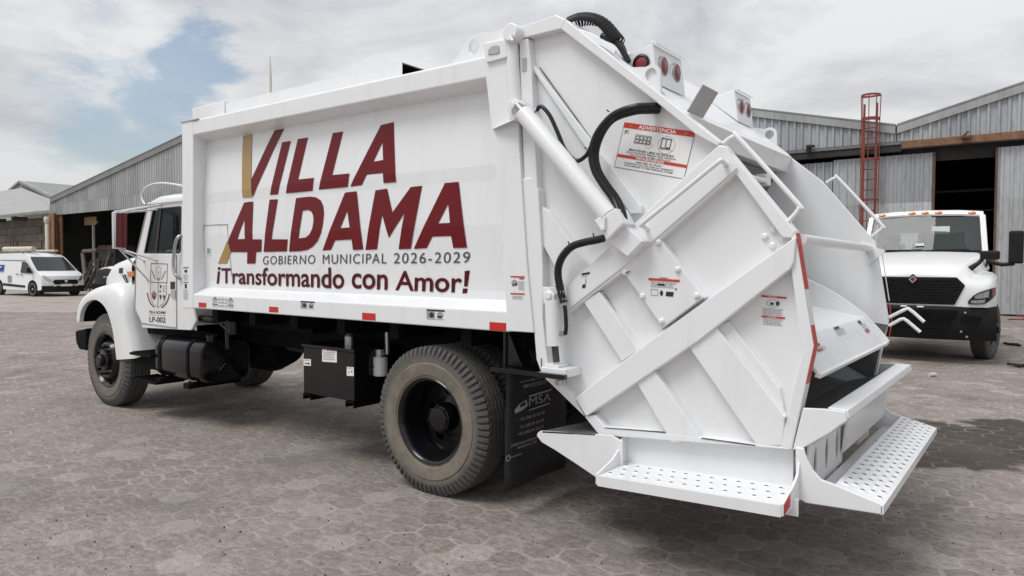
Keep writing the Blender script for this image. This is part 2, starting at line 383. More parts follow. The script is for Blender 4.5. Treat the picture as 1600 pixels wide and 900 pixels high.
def world_of(o):
    m = o.matrix_basis.copy() if not isinstance(o, type(None)) else Matrix()
    if o.parent: m = world_of(o.parent) @ o.matrix_parent_inverse @ m
    return m
def fixn(me):
    bm = bmesh.new(); bm.from_mesh(me); bmesh.ops.remove_doubles(bm, verts=bm.verts, dist=1e-5)
    bmesh.ops.recalc_face_normals(bm, faces=bm.faces); bm.to_mesh(me); bm.free()
def obj(name, mb, mat, parent=None, bevel=0.0, smooth=None, local=False, loc=None, rot=None, weld=True, seg=2):
    me = mb if isinstance(mb, bpy.types.Mesh) else mb.mesh(name, mat)
    if not isinstance(mb, bpy.types.Mesh) and weld: fixn(me)
    if smooth is not None:
        for p in me.polygons: p.use_smooth = True
        me.set_sharp_from_angle(angle=math.radians(smooth))
    o = bpy.data.objects.new(name, me); col.objects.link(o)
    if loc is not None: o.location = loc
    if rot is not None: o.rotation_euler = rot
    if parent is not None:
        o.parent = parent
        if not local: o.matrix_parent_inverse = world_of(parent).inverted()
    if bevel:
        md = o.modifiers.new('edge', 'BEVEL'); md.width = bevel; md.segments = seg; md.limit_method = 'ANGLE'; md.angle_limit = math.radians(38)
        md.use_clamp_overlap = True
    return o
def empty(name, loc=(0, 0, 0), rotz=0, parent=None, local=False):
    o = bpy.data.objects.new(name, None); col.objects.link(o); o.location = loc; o.rotation_euler = (0, 0, rotz)
    o.empty_display_size = 0.2
    if parent is not None:
        o.parent = parent
        if not local: o.matrix_parent_inverse = world_of(parent).inverted()
    return o
def thing(name, label, cat, loc=(0, 0, 0), rotz=0, group=None):
    return tag(empty(name, loc, rotz), label, cat, group)
def tag(o, label, cat, group=None):
    o['label'] = label; o['category'] = cat
    if group: o['group'] = group
    return o
def struct(o): o['kind'] = 'structure'; return o

_tc = {}
def text_tris(t, bold=0.0, shear=0.0, space=1.0):
    """letters of the built-in font as triangles in a 0..w, 0..1 box"""
    k = (t, bold, shear, space)
    if k in _tc: return _tc[k]
    cu = bpy.data.curves.new('lettering', 'FONT'); cu.body = t; cu.offset = bold; cu.shear = shear; cu.space_character = space
    cu.resolution_u = 4
    o = bpy.data.objects.new('lettering', cu); col.objects.link(o)
    dg = bpy.context.evaluated_depsgraph_get(); me = bpy.data.meshes.new_from_object(o.evaluated_get(dg))
    me.calc_loop_triangles()
    vs = [(v.co.x, v.co.y) for v in me.vertices]; ts = [tuple(x.vertices) for x in me.loop_triangles]
    bpy.data.objects.remove(o); bpy.data.curves.remove(cu); bpy.data.meshes.remove(me)
    x0 = min(v[0] for v in vs); x1 = max(v[0] for v in vs); y0 = min(v[1] for v in vs); y1 = max(v[1] for v in vs)
    r = ([((x-x0)/(x1-x0), (y-y0)/(y1-y0)) for x, y in vs], ts, (x1-x0)/max(1e-6, (y1-y0)))
    _tc[k] = r; return r

class Sticker:
    """flat print on a quad TL,TR,BR,BL; u,v from the top-left corner"""
    def __init__(s, tl, tr, br, bl, toward, lift=0.0015):
        s.q = [Vector(p) for p in (tl, tr, br, bl)]; s.mb = MB(); s.l = 0; s.lift = lift
        n = (s.q[1]-s.q[0]).cross(s.q[3]-s.q[0]).normalized(); s.n = n if n.dot(Vector(toward)) > 0 else -n
    def p(s, u, v, k): 
        a, b, c, d = s.q; return (a*(1-u)+b*u)*(1-v)+(d*(1-u)+c*u)*v + s.n*(s.lift+0.0007*k)
    def poly(s, pts, mat, k=1): s.mb.add([s.p(u, v, k) for u, v in pts], [tuple(range(len(pts)))], mat); return s
    def rect(s, u0, v0, u1, v1, mat, k=1): return s.poly([(u0, v0), (u1, v0), (u1, v1), (u0, v1)], mat, k)
    def frame(s, u0, v0, u1, v1, w, h, mat, k=1):
        s.rect(u0, v0, u1, v0+h, mat, k); s.rect(u0, v1-h, u1, v1, mat, k); s.rect(u0, v0+h, u0+w, v1-h, mat, k); return s.rect(u1-w, v0+h, u1, v1-h, mat, k)
    def text(s, t, u0, v0, u1, v1, mat, k=2, bold=0.0, shear=0.0, space=1.0):
        vs, ts, _ = text_tris(t, bold, shear, space)
        s.mb.add([s.p(u0+(u1-u0)*x, v1+(v0-v1)*y, k) for x, y in vs], ts, mat); return s
    def ring(s, u, v, ru, rv, w, mat, k=1, a0=0, a1=360, n=20):
        for i in range(n):
            a = math.radians(a0+(a1-a0)*i/n); b = math.radians(a0+(a1-a0)*(i+1)/n)
            s.poly([(u+ru*f*math.cos(t), v+rv*f*math.sin(t)) for f, t in ((1, a), (1, b), (1-w, b), (1-w, a))], mat, k)
        return s
    def disc(s, u, v, ru, rv, mat, k=1, n=14): return s.poly([(u+ru*math.cos(2*math.pi*i/n), v+rv*math.sin(2*math.pi*i/n)) for i in range(n)], mat, k)
    def lines(s, u0, v0, u1, v1, n, mat, k=1, seed=1, fill=0.42):
        """rows of print too small to read"""
        rg = random.Random(seed); h = (v1-v0)/n
        for i in range(n):
            a = rg.uniform(0, 0.06); b = rg.uniform(0.86, 1.0); x = a
            while x < b:
                w = rg.uniform(0.06, 0.16); x2 = min(x+w, b)
                s.rect(u0+(u1-u0)*x, v0+h*i, u0+(u1-u0)*x2, v0+h*(i+fill), mat, k); x = x2+0.025
        return s
    def done(s, name, parent, label=None):
        o = obj(name, s.mb, 'sticker_white', parent, weld=False)
        if label: o['label'] = label
        return o
# ==================================================================  BODY  ==================================================================
# ------------------------------------------------------------------ the garbage truck: container
YC, YR, YM = 3.585, 5.68, 4.63           # near side, far side, centre line
truck = thing('garbage_truck', 'large white rear-loading garbage truck lettered VILLA ALDAMA on its side', 'garbage truck', (-4.6, YM, 0))
xf = S(284, 320, YC).x; xp = S(301, 211, YC).x
def yz_prism(mb, pts, x0, x1, mat=None): return mb.prism([(x0, y, z) for y, z in pts], (x1-x0, 0, 0), mat)
mb = MB(); mb.box((xf+0.02, 3.74, 1.2), (-2.62, YR-0.06, 2.80)); yz_prism(mb, [(3.70, 2.80), (YR-0.08, 2.80), (YR-0.08, 2.93), (YR-0.45, 3.0), (4.05, 3.0), (3.70, 2.93)], xf+0.02, -2.62)
container = obj('container', mb, 'white_paint', truck, bevel=0.006)
PROF = [(1.37, 3.70), (1.44, 3.704), (1.875, 3.688), (2.17, 3.6955), (2.27, 3.692), (2.65, 3.716), (2.78, 3.730)]
def prof_y(z):
    for (z0, y0), (z1, y1) in zip(PROF, PROF[1:]):
        if z <= z1: return y0+(y1-y0)*(z-z0)/(z1-z0)
    return PROF[-1][1]
mb = MB(); xe = -2.70
nx = 24
rows = [[(xp-0.03+(xe-xp+0.03)*i/nx, y+0.0022*math.sin(i*1.7+z*5), z) for i in range(nx+1)] for z, y in PROF]
mb.grid(rows); pn = obj('side_panel', mb, 'white_paint', container, smooth=2)
mb = MB(); yz_prism(mb, [(YC, 2.807), (YC, 2.935), (YC+0.02, 2.948), (3.78, 2.95), (3.78, 2.745)], xf+0.05, xe); obj('top_rail', mb, 'white_paint', container, bevel=0.008)
mb = MB(); yz_prism(mb, [(YC, 1.189), (YC, 1.318), (3.712, 1.388), (3.76, 1.388), (3.76, 1.189)], xf+0.05, xe); obj('bottom_rail', mb, 'white_paint', container, bevel=0.008)
mb = MB(); mb.prism([S(284, 191, YC-0.004), S(301.5, 188, YC-0.004), S(301.5, 482, YC-0.004), S(285, 482, YC-0.004)], (0, 0.17, 0)); obj('corner_post', mb, 'white_paint', container, bevel=0.008)
mb = MB(); a = S(281.5, 191.5, YC-0.01); b = S(309, 187, YC-0.01); mb.box((a.x, YC-0.012, a.z-0.004), (b.x, YC+0.3, a.z+0.004)); obj('post_cap', mb, 'grey_plate', container)
YP = YC-0.008
mb = MB(); mb.prism([S(u, v, YP) for u, v in ((756, 66), (792, 58), (806, 160), (812, 240), (823, 411), (833.5, 520), (792.5, 517.5), (790, 468), (786, 387), (768, 203), (759, 122))], (0, 0.17, 0))
obj('rear_post', mb, 'white_paint', container, bevel=0.006)
mb = MB(); mb.prism([S(u, v, YP-0.02) for u, v in ((755, 68), (790, 61), (793, 89), (759, 98))], (0, 0.05, 0)); bx_ = obj('lock_box', mb, 'white_paint', container, bevel=0.005)
mb = MB(); c0 = [(763, 86), (763.5, 78), (768, 72.5), (776, 70.5), (780, 71.5), (781, 80), (779, 84)]
mb.prism([S(u, v, YP-0.0205) for u, v in c0], (0, -0.006, 0)); obj('slot_rim', mb, 'grey_plate', container, bevel=0.003)
mb = MB(); mb.tube([S(799.5, 62, 3.60), S(806, 160, 3.60)], 0.042, 20); obj('hinge_tube', mb, 'white_paint', container, smooth=40)
mb = MB(); hp = S(796, 50, 3.53); mb.lathe([(0, 0), (0.048, 0), (0.055, 0.006), (0.058, 0.03), (0.058, 0.16), (0.064, 0.162), (0.064, 0.21), (0, 0.21)], 28, hp); hpin = obj('hinge_pin', mb, 'white_paint', container, smooth=35)
mb = MB(); q = S(797, 57, 3.52); mb.tube([q, q+Vector((0.03, -0.012, -0.035))], 0.008, 8); mb.tube([q+Vector((0.012, 0, 0)), q+Vector((0.03, -0.012, -0.002))], 0.006, 8); obj('pin_bolt', mb, 'white_paint', container, smooth=40)
mb = MB(); lug = [S(u, v, 3.70) for u, v in ((706, 101), (733, 57), (756, 50.5), (764, 52), (790, 44), (795, 75), (758, 92))]
hc = S(740.5, 73, 3.70); hole = [hc+Vector((0.047*math.cos(t*math.pi/10), 0, 0.05*math.sin(t*math.pi/10))) for t in range(20)]
mb.plate([lug, hole], (0, 0.03, 0)); obj('lifting_lug', mb, 'white_paint', container, bevel=0.003)
# roof channel with an open end blacked inside to deepen its shade, low box ahead of it
ya, yb = 3.92, 4.36
za = S(355, 161.5, ya).z; zb = S(628, 98, ya).z; x0, x1 = S(353, 162, ya).x, S(628, 98, ya).x
mb = MB(); t = 0.006
for (p, q) in (((ya, 2.96), (ya+t, 1)), ((yb-t, 2.96), (yb, 1))):
    mb.prism([(x0, p[0], 2.93), (x1, p[0], 2.93), (x1, p[0], zb), (x0, p[0], za)], (0, t, 0))
mb.prism([(x0, ya, za), (x1, ya, zb), (x1, yb, zb), (x0, yb, za)], (0, 0, t)); mb.box((x0, ya, 2.93), (x0+t, yb, za))
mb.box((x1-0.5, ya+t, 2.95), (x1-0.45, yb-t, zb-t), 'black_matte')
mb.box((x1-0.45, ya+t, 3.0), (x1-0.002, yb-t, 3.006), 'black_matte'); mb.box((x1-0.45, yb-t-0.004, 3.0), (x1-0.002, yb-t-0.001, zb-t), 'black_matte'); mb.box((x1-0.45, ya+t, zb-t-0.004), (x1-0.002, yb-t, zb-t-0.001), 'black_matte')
obj('roof_channel', mb, 'white_paint', container, bevel=0.002)
mb = MB(); a = S(300, 163, ya); b = S(350.5, 163.5, ya); mb.box((a.x, ya, 2.93), (b.x, yb, (a.z+b.z)/2)); obj('roof_box', mb, 'white_paint', container, bevel=0.01)
# cylinder lug on the rear post with gusset
mb = MB(); mb.prism([S(u, v, 3.50) for u, v in ((791, 158), (803, 153), (811, 160), (812, 172), (806, 184), (796, 187))], (0, 0.09, 0)); mb.prism([S(770, 202.5, 3.58), S(770, 202.5, 3.55), S(805, 187, 3.49), S(808, 184, 3.58)], (0, 0, 0.012))
obj('cylinder_lug', mb, 'white_paint', container, bevel=0.004)
mb = MB(); q = S(801, 166, 3.492); mb.lathe([(0, -0.018), (0.02, -0.018), (0.022, 0), (0.036, 0.002), (0.036, 0.02)], 18, q); mb.bar(q+Vector((-0.01, -0.012, 0.02)), q+Vector((0.0, -0.012, -0.05)), 0.014, 0.012); obj('lug_pin', mb, 'white_paint', container, smooth=40)
# hatch in the panel and its small latch plate
def on_panel(u, v, lift=0.003):
    p = S(u, v, 3.70)
    for _ in range(4): p = S(u, v, prof_y(p.z)-lift)
    return p
mb = MB()
for a, b in (((319, 352), (355, 350)), ((319, 352), (319, 433)), ((355, 350), (362, 432))):
    p, q = on_panel(*a), on_panel(*b); mb.bar(p, q, 0.006, 0.006)
obj('hatch_seam', mb, 'grey_plate', container)
mb = MB(); mb.prism([on_panel(u, v, 0.006) for u, v in ((321, 386), (329, 386), (329, 399), (321, 399))], (0, 0.006, 0)); mb.prism([on_panel(u, v, 0.008) for u, v in ((323.5, 388), (328, 388), (328, 396), (323.5, 396))], (0, 0.003, 0), 'print_grey'); obj('hatch_latch', mb, 'white_paint', container)

# lettering on the panel, cut and folded along its creases
LZ = lambda x, y: (330+x/2.9024, 170+y/2.9032)
def vinyl(name, loops, mat, parent, label=None):
    me_b = MB(); l3 = [[on_panel(*LZ(*p)) for p in l] for l in loops]
    flat = [[Vector((p.x, 0, p.z)) for p in l] for l in l3]
    me_b.add([p for l in flat for p in l], [tuple(t) for t in tessellate_polygon([[Vector((p.x, p.z, 0)) for p in l] for l in flat])], mat)
    return fold(name, me_b, mat, parent)
def fold(name, mbx, mat, parent):
    me = mbx.mesh(name, mat); bm = bmesh.new(); bm.from_mesh(me)
    for z, _ in PROF:
        bmesh.ops.bisect_plane(bm, geom=bm.verts[:]+bm.edges[:]+bm.faces[:], plane_co=(0, 0, z), plane_no=(0, 0, 1))
    for v in bm.verts: v.co.y = prof_y(v.co.z)-0.0045
    for f in bm.faces:
        f.normal_update()
        if f.normal.y > 0: f.normal_flip()
    bm.to_mesh(me); bm.free()
    return obj(name, me, mat, parent)
def arc(cx, cy, rx, ry, a0, a1, n=8): return [(cx+rx*math.cos(math.radians(a0+(a1-a0)*i/n)), cy+ry*math.sin(math.radians(a0+(a1-a0)*i/n))) for i in range(n+1)]
A_ = 'vinyl_maroon'
letters = [
 ('vinyl_gold', [[(145, 123), (187, 115), (181, 320), (187, 400), (143, 404), (140, 290)]]),
 (A_, [[(288, 98), (330, 90), (190, 397), (183, 385), (181, 322)]]),
 (A_, [[(322, 152), (361, 145), (303, 388), (267, 391)]]),
 (A_, [[(393, 137), (440, 130), (393, 321), (467, 313), (460, 372), (339, 383)]]),
 (A_, [[(552, 110), (599, 103), (548, 301), (627, 293), (619, 354), (488, 367)]]),
 (A_, [[(770, 74), (828, 60), (838, 332), (782, 337), (779, 290), (706, 299), (683, 346), (631, 353)], [(777, 150), (780, 232), (736, 240)]]),
 (A_, [[(150, 425), (190, 420), (187, 592), (229, 592), (227, 648), (203, 650), (200, 702), (163, 702), (164, 650), (90, 650), (76, 602)], [(151, 500), (153, 590), (119, 592)]]),
 ('vinyl_gold', [[(74, 597), (89, 651), (70, 702), (31, 702)]]),
 (A_, [[(265, 412), (303, 410), (273, 592), (347, 592), (343, 647), (238, 649)]]),
 (A_, [[(385, 405), (445, 398), (475, 401), (497, 415), (508, 440), (511, 475), (507, 520), (499, 560), (483, 598), (462, 624), (435, 640), (400, 646), (353, 648)], [(414, 462), (438, 458), (455, 466), (463, 485), (464, 510), (458, 545), (446, 569), (428, 584), (396, 588)]]),
 (A_, [[(607, 380), (660, 374), (690, 638), (643, 640), (637, 592), (562, 597), (543, 640), (505, 643)], [(617, 462), (628, 538), (585, 541)]]),
 (A_, [[(745, 370), (798, 362), (822, 470), (905, 355), (957, 349), (905, 635), (850, 637), (877, 470), (806, 585), (776, 482), (752, 637), (700, 640)]]),
 (A_, [[(1060, 337), (1122, 331), (1160, 630), (1098, 631), (1088, 577), (1003, 580), (977, 632), (919, 635)], [(1075, 430), (1083, 517), (1030, 520)]]),
]
for mat, loops in letters: vinyl('letter', loops, mat, container)
def panel_text(t, tl, tr, br, bl, mat, bold, space=1.0, name='lettering'):
    vs, ts, _ = text_tris(t, bold, 0.0, space); q = [on_panel(*LZ(*p)) for p in (tl, tr, br, bl)]; mbx = MB(); pts = []
    for x, y in vs:
        p = (q[3]*(1-x)+q[2]*x)*(1-y)+(q[0]*(1-x)+q[1]*x)*y; pts.append((p.x, 0, p.z))
    mbx.add(pts, ts, mat); return fold(name, mbx, mat, container)
panel_text('GOBIERNO', (236, 668), (473, 662), (471, 704), (234, 707), 'vinyl_grey', 0.0, 1.16)
panel_text('MUNICIPAL', (506, 661), (797, 655), (795, 702), (506, 704), 'vinyl_grey', 0.0, 1.16)
panel_text('2026-2029', (829, 654), (1176, 648), (1172, 699), (827, 702), 'vinyl_grey', 0.0, 1.16)
# exclamation marks hang to other heights than the words: set word by word
panel_text('Transformando', (46, 722), (603, 718), (603, 818), (46, 792), 'vinyl_dark', 0.016)
panel_text('con', (638, 745), (801, 752), (799, 823), (636, 815), 'vinyl_dark', 0.016)
panel_text('Amor', (838, 735), (1139, 738), (1137, 836), (834, 824), 'vinyl_dark', 0.016)
vinyl('letter', [[(30, 737), (40, 737), (35, 793), (24, 793)]], 'vinyl_dark', container); vinyl('letter', [[(31, 718), (43, 718), (41, 731), (30, 731)]], 'vinyl_dark', container)
vinyl('letter', [[(1150, 736), (1173, 733), (1163, 806), (1147, 806)]], 'vinyl_dark', container); vinyl('letter', [[(1142, 815), (1163, 815), (1160, 837), (1139, 837)]], 'vinyl_dark', container)

def side_quad(u0, v0, u1, v1, y, sl=0.0): return [S(u0, v0, y), S(u1, v0+sl*(u1-u0), y), S(u1, v1+sl*(u1-u0), y), S(u0, v1, y)]
TOW = (0, -1, 0)
# reflective tape and small stickers on the bottom rail and posts
for u0, v0, u1, v1 in ((310.5, 472.5, 322.5, 480), (420.5, 479, 435, 487.5), (566, 488.5, 587, 499.5), (765, 503, 791, 516)):
    s = Sticker(*side_quad(u0, v0, u1, v1, YC, 0.066), TOW); s.rect(0, 0, 1, 1, 'red_tape', 0); s.done('reflector', container)
s = Sticker(*side_quad(332, 464, 365, 480.5, YC, 0.062), TOW)
for i, (a, b) in enumerate(((0, 0.26), (0.74, 1))): s.disc((a+b)/2, 0.05, 0.06, 0.05, 'print_black'); s.rect(a, 0.13, b, 0.24, 'print_grey'); s.lines(a, 0.28, b, 0.58, 3, 'print_grey', seed=i); s.rect(a, 0.62, b, 0.7, 'print_black'); s.lines(a, 0.75, b, 1, 2, 'print_grey', seed=i+5)
for u in (0.35, 0.5, 0.65):
    for v in (0.2, 0.5, 0.82): s.lines(u-0.06, v-0.1, u+0.06, v+0.1, 2, 'print_grey', seed=int(u*10+v*100), fill=0.6)
s.done('sticker', container)
for u, v, w, h in ((470, 470, 22, 13), (667, 483, 28, 17)):
    s = Sticker(*side_quad(u, v, u+w, v+h, YC, 0.055), TOW); s.rect(0, 0.0, 1, 0.16, 'print_black'); s.rect(0.0, 0.2, 0.45, 0.8, 'print_grey'); s.disc(0.28, 0.52, 0.13, 0.25, 'print_black', 2); s.disc(0.75, 0.5, 0.18, 0.3, 'print_grey'); s.rect(0.6, 0.55, 0.85, 0.75, 'print_black', 2); s.lines(0, 0.86, 1, 1, 1, 'print_grey'); s.done('sticker', container)
s = Sticker(*side_quad(286.5, 417.5, 294.5, 469, YC-0.004, 0.0), TOW); s.rect(0, 0.0, 1, 0.03, 'print_black'); s.disc(0.5, 0.12, 0.3, 0.05, 'print_black'); s.lines(0, 0.22, 1, 0.42, 5, 'print_grey'); s.rect(0, 0.45, 1, 0.47, 'print_black'); s.rect(0.3, 0.5, 0.7, 0.64, 'print_black'); s.lines(0, 0.68, 1, 1, 7, 'print_grey', seed=4); s.done('sticker', container)
s = Sticker(*side_quad(798, 431, 820, 469, YP, 0.03), TOW); s.rect(0, 0, 1, 0.06, 'sticker_red'); s.rect(0.62, 0.08, 0.95, 0.13, 'sticker_red'); s.disc(0.28, 0.28, 0.22, 0.13, 'print_grey'); s.disc(0.2, 0.38, 0.08, 0.04, 'print_black', 2); s.rect(0.3, 0.3, 0.48, 0.38, 'print_black', 2); s.lines(0.55, 0.22, 1, 0.6, 6, 'print_grey'); s.rect(0, 0.7, 1, 0.76, 'sticker_red'); s.lines(0.1, 0.82, 0.9, 0.98, 3, 'print_grey', seed=3); s.done('sticker', container)

# ------------------------------------------------------------------ tailgate
YS, YB, YF = 3.600, 3.662, 5.62
OUT = [(811, 60), (811.5, 42), (868, 23), (884.5, 30.5), (1126, 222), (1133, 229), (1243, 362), (1272, 541), (1237, 703), (936, 680.5), (913, 651), (847, 587), (838, 562), (834.5, 520), (823, 411)]
outl = [S(u, v, YS) for u, v in OUT]
def at_y(pts, y): return [Vector((p.x, y, p.z)) for p in pts]
mb = MB(); mb.prism(at_y(outl, YB), (0, 0.012, 0)); tail = obj('tailgate', mb, 'white_paint', truck)
mb = MB(); mb.prism(at_y(outl, YF), (0, 0.03, 0)); obj('far_side_plate', mb, 'white_paint', tail, bevel=0.004)
def beam(name, px, y=YS, depth=None, bevel=0.006, mat='white_paint', parent=None):
    mb = MB(); mb.prism([S(u, v, y) for u, v in px], (0, (YB+0.004-y) if depth is None else depth, 0)); return obj(name, mb, mat, parent or tail, bevel=bevel)
# rim of the side: top bar, sloping band, rear band, bottom band, lower left band, front post
beam('rim_beam', [(811, 61), (811.5, 42), (868, 23), (884.5, 30.5), (876, 45)])
beam('rim_beam', [(884.5, 30.5), (1126, 222), (1120, 228), (1087, 210), (1022, 157), (876, 45)], YS-0.006)
beam('rim_beam', [(1133, 229), (1243, 362), (1236, 372), (1222, 371), (1148, 270), (1120, 235)], YS+0.002)
beam('rim_beam', [(1243, 362), (1272, 541), (1237, 703), (1218, 698.5), (1253, 551), (1236, 421), (1236, 370)], YS+0.004)
beam('rim_beam', [(1237, 703), (936, 680.5), (913, 651), (930, 648.5), (944.5, 666.5), (1091, 683), (1220, 698)], YS+0.001)
beam('rim_beam', [(913, 651), (847, 587), (862, 583), (898, 623)], YS+0.003)
beam('front_post', [(811, 62), (825, 60), (830, 105), (840, 300), (845, 420), (838, 411), (823, 411)], YS+0.003)
beam('front_post', [(813, 279), (830, 278), (841, 297), (848, 420), (848, 500), (857, 582), (847, 587), (838, 562), (834.5, 520)], YS-0.008)
beam('diagonal_fold', [(826, 100), (835, 103), (1002, 322), (1000, 333), (985, 335)], YS+0.03)
beam('diagonal_beam', [(846, 322), (857, 330), (921, 416), (916, 424), (884, 449), (842, 372)], YS+0.015)
bA = beam('cross_beam', [(884, 449), (1123, 226), (1135, 229), (1152, 263), (971, 420), (884, 487)], YS-0.012)
beam('beam_edge', [(884, 487), (971, 420), (1152, 263), (1154, 267), (973, 425), (884, 492)], YS-0.004)
beam('cross_beam', [(898, 622), (1038, 515.5), (1244, 369), (1240, 410), (1234, 421), (1091, 533), (915.5, 651)], YS-0.014)
beam('brace', [(911, 471), (935.5, 455.5), (998, 547), (971, 565)], YS+0.004)
beam('brace', [(993, 596), (1022, 580), (1093, 683), (1096, 686), (1049, 692)], YS+0.002)
beam('brace', [(1073, 538), (1118, 511), (1227, 651), (1222, 697), (1182, 696)], YS+0.002)
beam('brace_fold', [(1118, 511), (1138, 502), (1218, 607), (1227, 651)], YS+0.035)
cov = beam('cover_plate', [(1029, 371), (1100, 464.5), (1035.5, 513), (970, 420)], YS-0.002)
def bolt(u, v, y, r=0.012, parent=None, mat='white_paint'):
    mb = MB(); q = S(u, v, y); mb.lathe([(0, -0.016), (r*0.75, -0.016), (r*0.8, -0.01), (r*1.5, -0.004), (r*1.5, 0.004)], 8, q); obj('bolt', mb, mat, parent or tail, smooth=35)
for u, v in ((1029, 379), (977, 426), (1059, 421), (1004, 463), (1089, 462), (1034, 502)): bolt(u, v, YS-0.004, parent=tail)
for u, v in ((1195.5, 370), (1209, 360), (1222, 373), (1207.5, 384)): bolt(u, v, YB, 0.013, parent=tail)
bolt(1226, 651, YS-0.002, 0.006)
mb = MB(); q = S(819, 101, YS); mb.box((q.x-0.016, YS-0.002, q.z-0.04), (q.x+0.016, YS+0.004, q.z+0.04)); obj('post_slot', mb, 'grey_plate', tail)

# dark open seams where braces meet the sheet, as in the weld gaps of the photo
for a, b, y in (((944, 459), (998, 543), YS+0.045), ((1027, 587), (1093, 681), YS+0.045), ((1151, 520), (1217, 606), YS+0.045), ((1036, 514.5), (1100, 467), YS-0.0155), ((945, 668.5), (1040, 675.5), YS+0.002), ((1096, 684.5), (1180, 696), YS), ((843, 105), (1000, 323), YS+0.05), ((846, 560), (846, 586), YS-0.009), ((984, 424), (974, 428), YS-0.0125)):
    mb = MB(); mb.bar(S(*a, y), S(*b, y), 0.004, 0.006); obj('seam_gap', mb, 'seam_dirt', tail)
# roof skin, cross member at its lower end
def xz(u, v, y=YS): p = S(u, v, y); return (p.x, p.z)
def xz_sheet(mb, pts, y0, y1, mat=None):
    return mb.prism([(x, y0, z) for x, z in pts], (0, y1-y0, 0), mat)
_a, _b = xz(884.5, 30.5), xz(1112, 206)
rt = [xz(811.5, 42), xz(868, 23), _a, (-1.60, _a[1]+(_b[1]-_a[1])*(-1.60-_a[0])/(_b[0]-_a[0]))]
mb = MB(); dn = 0.012
xz_sheet(mb, rt + [(x-0.004, z-0.03) for x, z in rt[::-1]], YB+0.012, YF); obj('roof_skin', mb, 'white_paint', tail, bevel=0.002)
e0 = rt[-1]; e1 = (-1.575, 2.415)
mb = MB(); xz_sheet(mb, [e0, (e1[0]+0.012, e1[1]+0.015), (e1[0]-0.03, e1[1]-0.09), (e1[0]-0.16, e1[1]-0.09), (e0[0]-0.06, e0[1]-0.05)], YB+0.012, YF); obj('cross_member', mb, 'white_paint', tail, bevel=0.006)
# dark packing panel and ram inside the hopper mouth
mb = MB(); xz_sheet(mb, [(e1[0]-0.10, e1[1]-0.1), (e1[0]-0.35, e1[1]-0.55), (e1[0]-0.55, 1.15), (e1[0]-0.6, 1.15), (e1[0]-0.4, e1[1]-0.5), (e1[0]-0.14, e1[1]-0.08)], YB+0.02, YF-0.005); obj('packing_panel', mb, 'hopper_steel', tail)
mb = MB(); q = Vector((e1[0]-0.02, 4.0, e1[1]-0.2)); mb.tube([(q.x-0.02, 3.68, q.z-0.02), (q.x+0.03, 5.0, q.z-0.02)], 0.018, 12); obj('cross_tube', mb, 'white_paint', tail, smooth=40)
mb = MB(); mb.box((e1[0]-0.14, 4.02, e1[1]-0.20), (e1[0]-0.02, 4.14, e1[1]-0.12)); obj('ram_bracket', mb, 'white_paint', tail, bevel=0.01)
mb = MB(); mb.box((e1[0]-0.06, 4.98, e1[1]-0.25), (e1[0]+0.03, 5.06, e1[1]-0.17)); obj('ram_bracket', mb, 'white_paint', tail, bevel=0.01)
mb = MB(); p0 = S(1251, 374, YB); p1 = X(1349, 387, p0.x-0.05); p1.y = min(p1.y, YF-0.01)
mb.tube([p0, (p1.x, YF, p1.z)], 0.028, 14); mb.prism([(p1.x-0.06, YF, p1.z+0.05), (p1.x+0.11, YF, p1.z-0.02), (p1.x+0.0, YF, p1.z-0.12)], (0, -0.012, 0)); obj('hopper_tube', mb, 'white_paint', tail, smooth=40)

# sweep blade: lower plate, upper plate, curved cheek
b0 = xz(1283, 585, 3.70); b1 = xz(1352, 496, 5.5); b2 = xz(1262, 470, 5.5)
mb = MB(); th = 0.014
xz_sheet(mb, [b0, b1, (b1[0]-0.5, b1[1]+0.10), (b1[0]-0.5, b1[1]+0.08), (b1[0]-0.01, b1[1]-0.015), (b0[0]-0.02, b0[1]-0.005)], YB+0.03, 5.50); blade = obj('sweep_blade', mb, 'white_paint', tail, bevel=0.003)
mb = MB(); xz_sheet(mb, [(b0[0]-0.015, b0[1]+0.012), (b0[0]+0.012, b0[1]+0.004), (b0[0]+0.0, b0[1]-0.02), (b0[0]-0.03, b0[1]-0.012)], YB+0.02, 5.53); obj('blade_lip', mb, 'white_paint', tail, bevel=0.003)
arcp = [S(u, v, 5.50) for u, v in ((1390, 533), (1374, 514), (1352, 491), (1331, 475), (1310, 461), (1287, 447.5), (1260, 435), (1225, 421))]
mb = MB(); base = [Vector((arcp[-1].x, 5.5, b1[1]-0.15)), Vector((b0[0]-0.05, 5.5, b0[1]-0.02))]
mb.prism(arcp+base, (0, 0.022, 0)); obj('blade_cheek', mb, 'white_paint', tail, bevel=0.004)
for (u0, v0), (u1, v1), (u2, v2), (u3, v3), sd in (((1302, 512), (1316, 508), (1324, 522), (1309, 527), 1), ((1339, 502), (1346, 500), (1362, 518), (1355, 522), 2), ((1272, 535), (1287, 540), (1291, 546), (1277, 552), 3)):
    def onb(u, v):
        # ray meets the plane of the lower blade plate
        d = Vector((b1[0]-b0[0], 0, b1[1]-b0[1])); n = d.cross(Vector((0, 1, 0))); r = ray(u, v); t = (Vector((b0[0], 0, b0[1]))-CAMP).dot(n)/r.dot(n); return CAMP+r*t
    s = Sticker(onb(u0, v0), onb(u1, v1), onb(u2, v2), onb(u3, v3), (1, 0, 0.5), 0.004); s.rect(0, 0, 0.5, 0.25, 'print_black'); s.lines(0, 0.3, 1, 1, 4, 'print_grey', seed=sd)
    if sd != 1: s.rect(0.1, 0.7, 0.6, 0.95, 'sticker_red', 2)
    s.done('sticker', tail)

